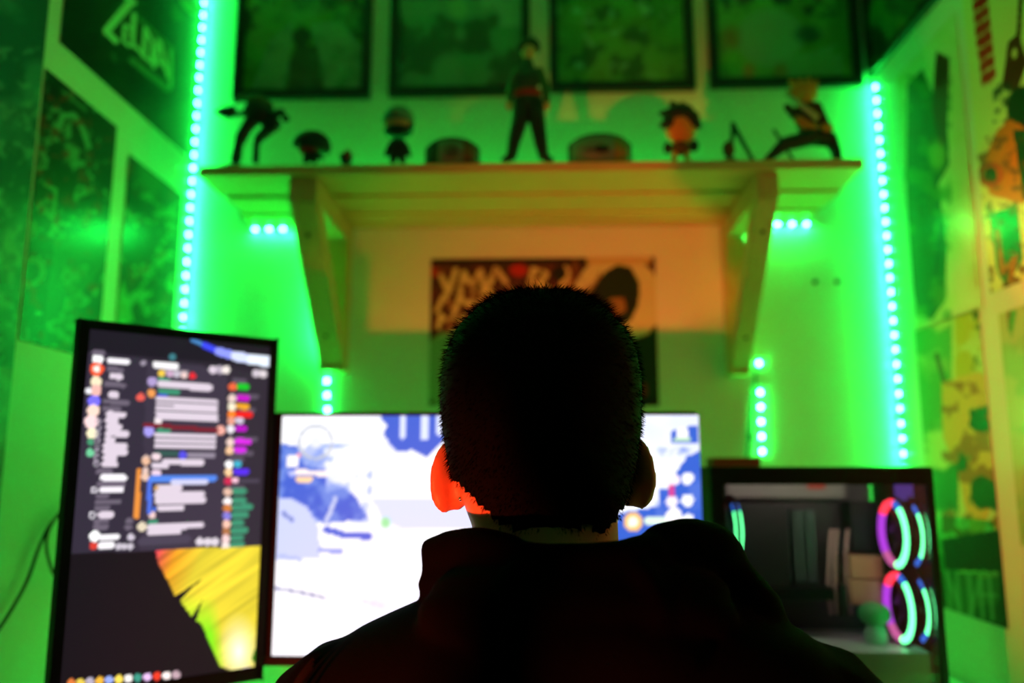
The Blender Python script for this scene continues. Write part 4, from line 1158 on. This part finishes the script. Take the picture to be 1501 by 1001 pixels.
# 9 tiny brown figure and a folded easel
t = fig('brown_miniature', 'tiny brown rounded miniature on dark base, beside the small easel', 1068)
b = NB(); blob(b, 1068, 219, 9, 13, 8, -0.008); part('head', b, 'brown', t)
b = NB(); lathe(b, (q_(1068, 230).x, YF-0.008, ZT), ((0.014, 0), (0.0145, 0.003), (0.012, 0.008)), 20); part('base', b, 'dark', t, 0)
t = fig('easel', 'small dark easel of two crossed legs, left of the crouching figurine', 1088, 'easel')
b = NB(); pil(b, [(1075, 182), (1070, 236)], [3, 2.6], 0.010); part('leg', b, 'dark', t, 0)
b = NB(); pil(b, [(1074, 182), (1104, 236)], [3.2, 2.6], 0.006); part('leg', b, 'dark', t, 0)
# 10 crouching swordsman
t = fig('crouching_figurine', 'crouching dark-clad figurine with tan hair holding a sword, rightmost on shelf', 1180)
b = NB(); pil(b, [(1123, 235), (1138, 222), (1150, 211), (1172, 206), (1188, 200)], [4, 7, 9, 10, 12], -0.006); pil(b, [(1228, 235), (1224, 218), (1216, 204), (1192, 200)], [6, 7, 10, 12], 0.006); part('trousers', b, 'black', t)
b = NB(); blob(b, 1184, 178, 18, 20, 12, 0, -18); blob(b, 1182, 160, 20, 10, 11, 0, 12); pil(b, [(1196, 158), (1206, 178), (1213, 190)], [8, 7, 6]); blob(b, 1154, 157, 6, 5, 5); pil(b, [(1154, 157), (1165, 170)], [5, 6]); part('torso', b, 'maroon', t)
b = NB(); pil(b, [(1170, 176), (1182, 184), (1192, 187)], [6, 6, 5], -0.014); pil(b, [(1208, 186), (1216, 188)], [5, 5], -0.012); part('forearm', b, 'orange', t)
b = NB(); blob(b, 1180, 142, 14, 15, 12); part('head', b, 'tan', t)
b = NB(); blob(b, 1178, 136, 17, 15, 14, 0.004)
for pts in ([(1168, 130), (1158, 118)], [(1176, 126), (1172, 117)], [(1184, 126), (1186, 115)], [(1190, 130), (1197, 119)], [(1190, 140), (1196, 133)], [(1166, 138), (1155, 134)]): pil(b, pts, [7, 2.5])
part('hair', b, 'orange', t)
b = NB(); P = [q_(1150, 138, -0.02), q_(1153, 134, -0.02), q_(1202, 169, -0.02), q_(1197, 177, -0.02)]; prism(b, P, (0, 0.003, 0)); part('sword_blade', b, 'silver', t, 0)
b = NB(); tube(b, [q_(1134, 190, 0.004), q_(1163, 235, 0.004)], [2.6*S, 2.2*S], 8); part('scabbard', b, 'dark', t, 0)

# ================================================================== the person
PY = 0.735
per = thing('person', 'person with cropped dark hair in black hooded sweatshirt, seated back to the camera', 'person', (0.05, 0.74, 0))
def h_(x, y, Y=PY): return on_y(x, y, Y)
SP = (h_(793, 600) - h_(794, 600)).length
# head rows: photo row, left and right edge of the scalp, depth behind / in front of the head's axis
HC = h_(793, 600).x
hrows = [(437, 770, 815, .020, .030), (441, 745, 842, .045, .052), (449, 720, 865, .062, .066), (465, 697, 887, .077, .078), (490, 674, 911, .089, .086), (520, 661, 926, .096, .091), (555, 654, 933, .099, .094), (590, 653, 934, .099, .094),
         (625, 655, 933, .096, .092), (655, 659, 930, .090, .090), (690, 664, 926, .080, .088), (720, 670, 920, .068, .085), (745, 678, 913, .060, .080), (770, 687, 906, .054, .070), (795, 700, 896, .050, .060)]
def head_ring(row, grow=0.0, n_=48, p=2.25):
    y, xl, xr, db, df = row
    L = h_(xl, y); R = h_(xr, y)
    cx = (L.x+R.x)/2; hx = (R.x-L.x)/2 + grow; z = h_(793, y).z
    pts = []
    for k in range(n_):
        t = 2*math.pi*k/n_
        c, s = math.cos(t), math.sin(t)
        x = cx + hx*math.copysign(abs(c)**(2/p), c)
        dy = (df if s > 0 else db) + grow
        yy = PY + dy*math.copysign(abs(s)**(2/p), s)
        pts.append(Vector((x, yy, z)))
    return pts
def loft(bm, rings, capped=True):
    R = [[bm.verts.new(p) for p in r] for r in rings]
    n_ = len(R[0])
    for a_, c_ in zip(R, R[1:]):
        for k in range(n_): bm.faces.new((a_[k], a_[(k+1) % n_], c_[(k+1) % n_], c_[k]))
    if capped: bm.faces.new(R[0]); bm.faces.new(R[-1])
    return R
body = NB()
loft(body, [head_ring(r, -0.003) for r in hrows])
# face: brow, nose, cheeks, lips, chin
zE = h_(793, 640).z; zN = h_(793, 700).z; zM = h_(793, 735).z; zC = h_(793, 775).z
FYF = PY + 0.088
ball(body, (HC, FYF-0.004, zE+0.016), (0.060, 0.012, 0.010)); chain(body, [(HC, FYF+0.002, zE), (HC, FYF+0.020, zN+0.006)], [0.008, 0.012]); ball(body, (HC-0.012, FYF+0.008, zN+0.004), 0.008); ball(body, (HC+0.012, FYF+0.008, zN+0.004), 0.008)
ball(body, (HC, FYF+0.000, zM+0.005), (0.024, 0.010, 0.006)); ball(body, (HC, FYF+0.000, zM-0.006), (0.022, 0.010, 0.007)); ball(body, (HC, FYF-0.010, zC+0.006), (0.030, 0.022, 0.018))
for s in (-1, 1):
    ball(body, (HC+s*0.042, FYF-0.016, zN+0.008), (0.022, 0.020, 0.022)); ball(body, (HC+s*0.032, FYF-0.006, zE), (0.014, 0.009, 0.010))
    # ear: shell, rim, lobe
    xe = h_(658 if s < 0 else 933, 700).x; ze = h_(793, 697 if s < 0 else 691).z
    R_ = Matrix.Rotation(s*math.radians(34), 3, 'Z') @ Matrix.Rotation(-s*math.radians(8), 3, 'Y')
    e0 = Vector((xe, PY+0.012, ze))
    ball(body, e0, (0.0065, 0.020, 0.027), 3, R_)
    rim = [e0 + R_ @ Vector((s*0.003, -0.019*math.sin(t_)*1.0, 0.0285*math.cos(t_))) for t_ in [math.radians(v) for v in range(-40, 170, 15)]]
    chain(body, rim, [0.0042]*len(rim), 8)
    ball(body, e0 + R_ @ Vector((-s*0.001, -0.003, -0.0205)), (0.0062, 0.0135, 0.0135), 3, R_); ball(body, e0 + Vector((-s*0.006, 0.006, -0.012)), (0.010, 0.013, 0.020), 3)
# neck
zn0 = h_(800, 735).z; zn1 = h_(800, 830).z
NX = h_(799, 780, PY-0.01).x; NW = (h_(907, 780).x - h_(690, 780).x)/2
rings = []
for f in range(6):
    z = zn0 + (zn1-0.05-zn0)*f/5
    g = NW*(0.985 + 0.05*max(0, f-2)/3)
    rings.append([Vector((NX + g*math.cos(t), PY+0.004 - 0.004*f + 0.056*math.sin(t), z)) for t in (2*math.pi*k/32 for k in range(32))])
loft(body, rings)
# trunk, pelvis, legs, arms (under the clothes)
zSH = h_(793, 925).z
TX = h_(848, 1000, 0.70).x
ball(body, (TX, 0.705, zSH-0.05), (0.165, 0.085, 0.10)); ball(body, (TX, 0.70, 0.78), (0.150, 0.095, 0.17)); ball(body, (TX, 0.69, 0.60), (0.150, 0.100, 0.12)); ball(body, (TX, 0.68, 0.53), (0.165, 0.115, 0.075))
hands = {}
for s in (-1, 1):
    shx = h_(505 if s < 0 else 1195, 970, 0.70).x
    sh0 = Vector((shx - s*0.012, 0.705, zSH-0.065)); el = Vector((shx + s*0.045, 0.80, 0.80)); wr = Vector((TX + s*0.17, 0.955, 0.785))
    chain(body, [Vector((TX + s*0.10, 0.71, zSH-0.05)), sh0, el, wr], [0.055, 0.045, 0.036, 0.024])
    hx_ = wr + Vector((-s*0.012, 0.05, -0.012))
    ball(body, hx_, (0.040, 0.050, 0.015), 2)
    for k in range(4):
        a_ = hx_ + Vector(((k-1.5)*0.0205, 0.038, 0.0))
        L = (0.062, 0.074, 0.070, 0.054)[k if s > 0 else 3-k]
        L = (0.066, 0.076, 0.071, 0.055)[(k if s < 0 else k)] if s < 0 else (0.055, 0.071, 0.076, 0.066)[3-k]
        chain(body, [a_, a_ + Vector(((k-1.5)*0.004, L*0.5, 0.008)), a_ + Vector(((k-1.5)*0.005, L*0.85, -0.004)), a_ + Vector(((k-1.5)*0.005, L, -0.014))], [0.0092, 0.0085, 0.0078, 0.0070], 8)
    th = hx_ + Vector((-s*0.034, -0.012, -0.002))
    chain(body, [th, th + Vector((-s*0.022, 0.022, -0.004)), th + Vector((-s*0.026, 0.048, -0.010))], [0.013, 0.0095, 0.008], 8)
    hip = Vector((TX + s*0.085, 0.70, 0.53)); kn = Vector((TX + s*0.12, 1.10, 0.50)); an = Vector((TX + s*0.12, 1.02, 0.10)); to = Vector((TX + s*0.125, 1.15, 0.045))
    chain(body, [hip, kn, an, to], [0.078, 0.052, 0.036, 0.030])
    hands[s] = (sh0, el, wr, hip, kn, an, to)
body = fuse(body, 0.0029, 4)
obj('body', body, M['skin'], per, smooth=True)
# eyes
for s in (-1, 1):
    b = NB(); ball(b, (HC+s*0.032, FYF+0.0005, zE-0.001), (0.010, 0.006, 0.006), 2); obj('eye', b, pbr('eye', (230, 228, 224), 0.2, noise=0.02), per, smooth=True)
# earring
q = h_(675, 731, PY-0.006)
b = NB(); ball(b, (q.x, PY-0.0050, q.z), 0.0022, 2); obj('earring', b, M['steel'], per, smooth=True)

# hair: cap over the scalp plus short strands
random.seed(3)
rows_h = hrows
def hair_ok(k, n_, y):                     # which part of a ring carries hair
    t = 2*math.pi*k/n_; s = math.sin(t); c = abs(math.cos(t))
    if y < 480: return True
    if y < 540: return s < 0.93
    if y < 640: return s < 0.45
    if y < 720: return s < 0.06 and True
    if y < 740: return s < -0.10
    if y < 760: return s < -0.35
    return s < -0.55 and y < 775 + 14*math.sin(k*1.7)*math.sin(k*.6)
cap = NB(); n_ = 72
rr = []
for a_, c_ in zip(rows_h, rows_h[1:]):
    for f in (0, 0.25, 0.5, 0.75): rr.append(tuple(a_[i]+(c_[i]-a_[i])*f for i in range(5)))
rr.append(rows_h[-1])
def jit(p, cen, amt):
    d = (p-cen).normalized(); return p + d*random.uniform(-amt, amt)
cenH = Vector((HC, PY, h_(793, 590).z))
RV = []
for r in rr:
    g = 0.0030 if r[0] < 640 else max(0.0005, 0.0030 - (r[0]-640)*0.00002)
    RV.append([cap.verts.new(jit(p, cenH, 0.0008)) for p in head_ring(r, g, n_)])
for i in range(len(RV)-1):
    for k in range(n_):
        if rr[i][0] > 700 and math.cos(2*math.pi*k/n_) < 0 and (HC + 0.074*math.cos(2*math.pi*k/n_)) < h_(680 + (rr[i][0]-700)*0.85, 700).x: continue
        if hair_ok(k, n_, rr[i][0]) and hair_ok(k+1, n_, rr[i][0]): cap.faces.new((RV[i][k], RV[i][(k+1) % n_], RV[i+1][(k+1) % n_], RV[i+1][k]))
cap.faces.new(RV[0])
for v in [v for v in cap.verts if not v.link_faces]: cap.verts.remove(v)
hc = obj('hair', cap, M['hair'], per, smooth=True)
V_, F_ = [], []
for i in range(17000):
    ri = random.random()**0.85*(len(rr)-1.01); i0 = int(ri); f = ri-i0
    y = rr[i0][0]; k = random.random()*n_
    if not hair_ok(k, n_, y+4): continue
    if y > 700 and math.cos(2*math.pi*k/n_) < 0 and (HC + 0.074*math.cos(2*math.pi*k/n_)) < h_(680 + (y-700)*0.85, 700).x: continue
    row = tuple(rr[i0][j]+(rr[i0+1][j]-rr[i0][j])*f for j in range(5))
    ring = RV_ring = None
    t = 2*math.pi*k/n_; c, s = math.cos(t), math.sin(t)
    L = h_(row[1], row[0]); R = h_(row[2], row[0])
    hx = (R.x-L.x)/2 + 0.002; dy = (row[4] if s > 0 else row[3]) + 0.002
    base = Vector(((L.x+R.x)/2 + hx*math.copysign(abs(c)**(2/2.25), c), PY + dy*math.copysign(abs(s)**(2/2.25), s), h_(793, row[0]).z))
    nrm = (base-cenH); nrm.x /= hx*hx; nrm.y /= dy*dy; nrm.z /= 0.0125; nrm.normalize()
    top = max(0.0, min(1.0, (560-row[0])/120.0))
    ln = random.uniform(0.004, 0.007) + top*random.uniform(0.003, 0.008)
    if row[0] > 690: ln *= 0.6
    tang = Vector((random.gauss(0, .35), random.gauss(0.25*top, .35), -0.9*(1-top)+random.gauss(0, .3)))
    d = (nrm*1.0 + tang*0.75).normalized()
    tip = base + d*ln
    w_ = d.cross(Vector((random.gauss(0, 1), random.gauss(0, 1), random.gauss(0, 1)))).normalized()*0.00045
    j = len(V_)
    V_ += [base-w_, base+w_, tip]; F_.append((j, j+1, j+2))
me = bpy.data.meshes.new('hair_strands'); me.from_pydata([tuple(v) for v in V_], [], F_)
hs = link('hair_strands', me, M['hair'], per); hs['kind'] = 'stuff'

# hooded sweatshirt: shoulders and trunk lofted to the outline, sleeves, bunched hood
hd = NB()
trow = [(858, 670, 1080, .05), (872, 636, 1098, .065), (888, 598, 1118, .078), (905, 560, 1148, .090), (922, 524, 1180, .098), (940, 496, 1204, .105), (958, 474, 1222, .110), (978, 456, 1238, .114), (1001, 441, 1252, .118),
        (1040, 432, 1262, .120), (1090, 450, 1245, .122), (1160, 490, 1205, .122), (1260, 510, 1185, .122), (1380, 505, 1190, .126), (1480, 500, 1195, .130)]
rings = []
for y, xl, xr, d in trow:
    L = on_y(xl, y, 0.70); R = on_y(xr, y, 0.70)
    cx = (L.x+R.x)/2; hx = (R.x-L.x)/2
    rings.append([Vector((cx + hx*math.copysign(abs(math.cos(t))**(2/2.3), math.cos(t)), 0.705 + d*math.copysign(abs(math.sin(t))**(2/2.3), math.sin(t)) + (0.0 if math.sin(t) < 0 else 0.0), L.z)) for t in (2*math.pi*k/56 for k in range(56))])
loft(hd, rings)
for s in (-1, 1):
    sh0, el, wr = hands[s][:3]
    chain(hd, [sh0 + Vector((s*0.004, 0.0, -0.01)), (sh0+el)/2, el, (el+wr)/2, wr], [0.078, 0.070, 0.060, 0.052, 0.040], 16)
def hb(x, y, rx, ry, Y, rd, tilt=0):
    return ball(hd, on_y(x, y, Y), (rx*SP, rd, ry*SP), 3, Matrix.Rotation(math.radians(-tilt), 3, 'Y'))
# hood bunched round the neck: left fold with its corner, right lump, roll across the back, pouch
def hw(pts, rad, Ys):
    chain(hd, [on_y(x, y, Y) for (x, y), Y in zip(pts, Ys)], [r*SP for r in rad], 16)
hw([(636, 808), (660, 806), (700, 806), (745, 816)], [20, 27, 31, 30], [0.70, 0.69, 0.675, 0.655])
hw([(629, 801), (640, 812)], [13, 20], [0.70, 0.70])
hw([(628, 800), (634, 830)], [11, 16], [0.70, 0.70])
hw([(634, 856), (660, 862), (720, 850)], [21, 32, 40], [0.70, 0.69, 0.66]); hw([(632, 878), (668, 888)], [13, 26], [0.70, 0.69])
hw([(745, 818), (800, 832), (860, 834), (915, 828), (955, 815)], [24, 30, 32, 31, 30], [0.655, 0.640, 0.636, 0.64, 0.655])
hw([(940, 826), (975, 806), (1010, 801), (1040, 808), (1056, 824)], [28, 36, 38, 40, 38], [0.66, 0.67, 0.68, 0.69, 0.70])
hw([(1048, 840), (1075, 872), (1098, 905)], [44, 46, 50], [0.70, 0.70, 0.70])
hb(845, 900, 200, 62, 0.645, 0.052); hb(860, 960, 150, 70, 0.63, 0.050); hb(850, 865, 190, 46, 0.655, 0.05)
hw([(760, 850), (740, 905), (770, 965), (850, 985), (930, 965), (965, 905), (940, 850)], [24]*7, [0.625, 0.612, 0.605, 0.60, 0.605, 0.612, 0.625])
# front of the hood round the throat
hw([(650, 830), (700, 850), (800, 862), (900, 850), (1040, 830)], [26, 26, 26, 28, 34], [0.72, 0.76, 0.785, 0.77, 0.72])
hd = fuse(hd, 0.0042, 5)
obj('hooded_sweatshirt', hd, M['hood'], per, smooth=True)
# three ribs down the left sleeve
for k in range(3):
    pts = [on_y(x+k*7, y, Y-0.002*k) for x, y, Y in ((476-2, 952, 0.690), (462, 966, 0.686), (450, 983, 0.684), (441, 1002, 0.684), (435, 1025, 0.684))]
    pts = [p + Vector((0.001 - 0.0005*k, -0.030 - 0.014*k, 0)) for p in pts]
    b = NB(); tube(b, smooth_path(pts, 4), 0.0016, 8); obj('sleeve_rib', b, M['stripe'], per, smooth=True)
# trousers and shoes
jb = NB()
ball(jb, (TX, 0.685, 0.545), (0.185, 0.130, 0.09))
for s in (-1, 1):
    hip, kn, an, to = hands[s][3:]
    chain(jb, [hip, kn, an + Vector((0, 0, 0.02))], [0.090, 0.066, 0.056], 16)
jb = fuse(jb, 0.006, 4); obj('trousers', jb, M['jean'], per, smooth=True)
for s in (-1, 1):
    an, to = hands[s][5:]
    b = NB(); chain(b, [an + Vector((0, -0.03, -0.05)), an + Vector((0, 0.02, -0.04)), to], [0.048, 0.052, 0.044], 14); b = fuse(b, 0.005, 4)
    for v in b.verts: v.co.z = max(v.co.z, 0.0005)
    obj('shoe', b, M['shoe'], per, smooth=True)
# stool under the person
stl = thing('stool', 'round black stool under the seated person', 'stool', (TX, 0.68, 0))
b = NB(); lathe(b, (TX, 0.68, 0.40), ((0.15, 0), (0.17, 0.01), (0.17, 0.04), (0.15, 0.055)), 28); obj('seat', b, M['black'], stl)
b = NB(); tube(b, [(TX, 0.68, 0.03), (TX, 0.68, 0.40)], 0.025, 14); obj('column', b, M['metal'], stl)
b = NB(); lathe(b, (TX, 0.68, 0), ((0.2, 0), (0.2, 0.012), (0.05, 0.03)), 28); obj('base', b, M['metal'], stl)
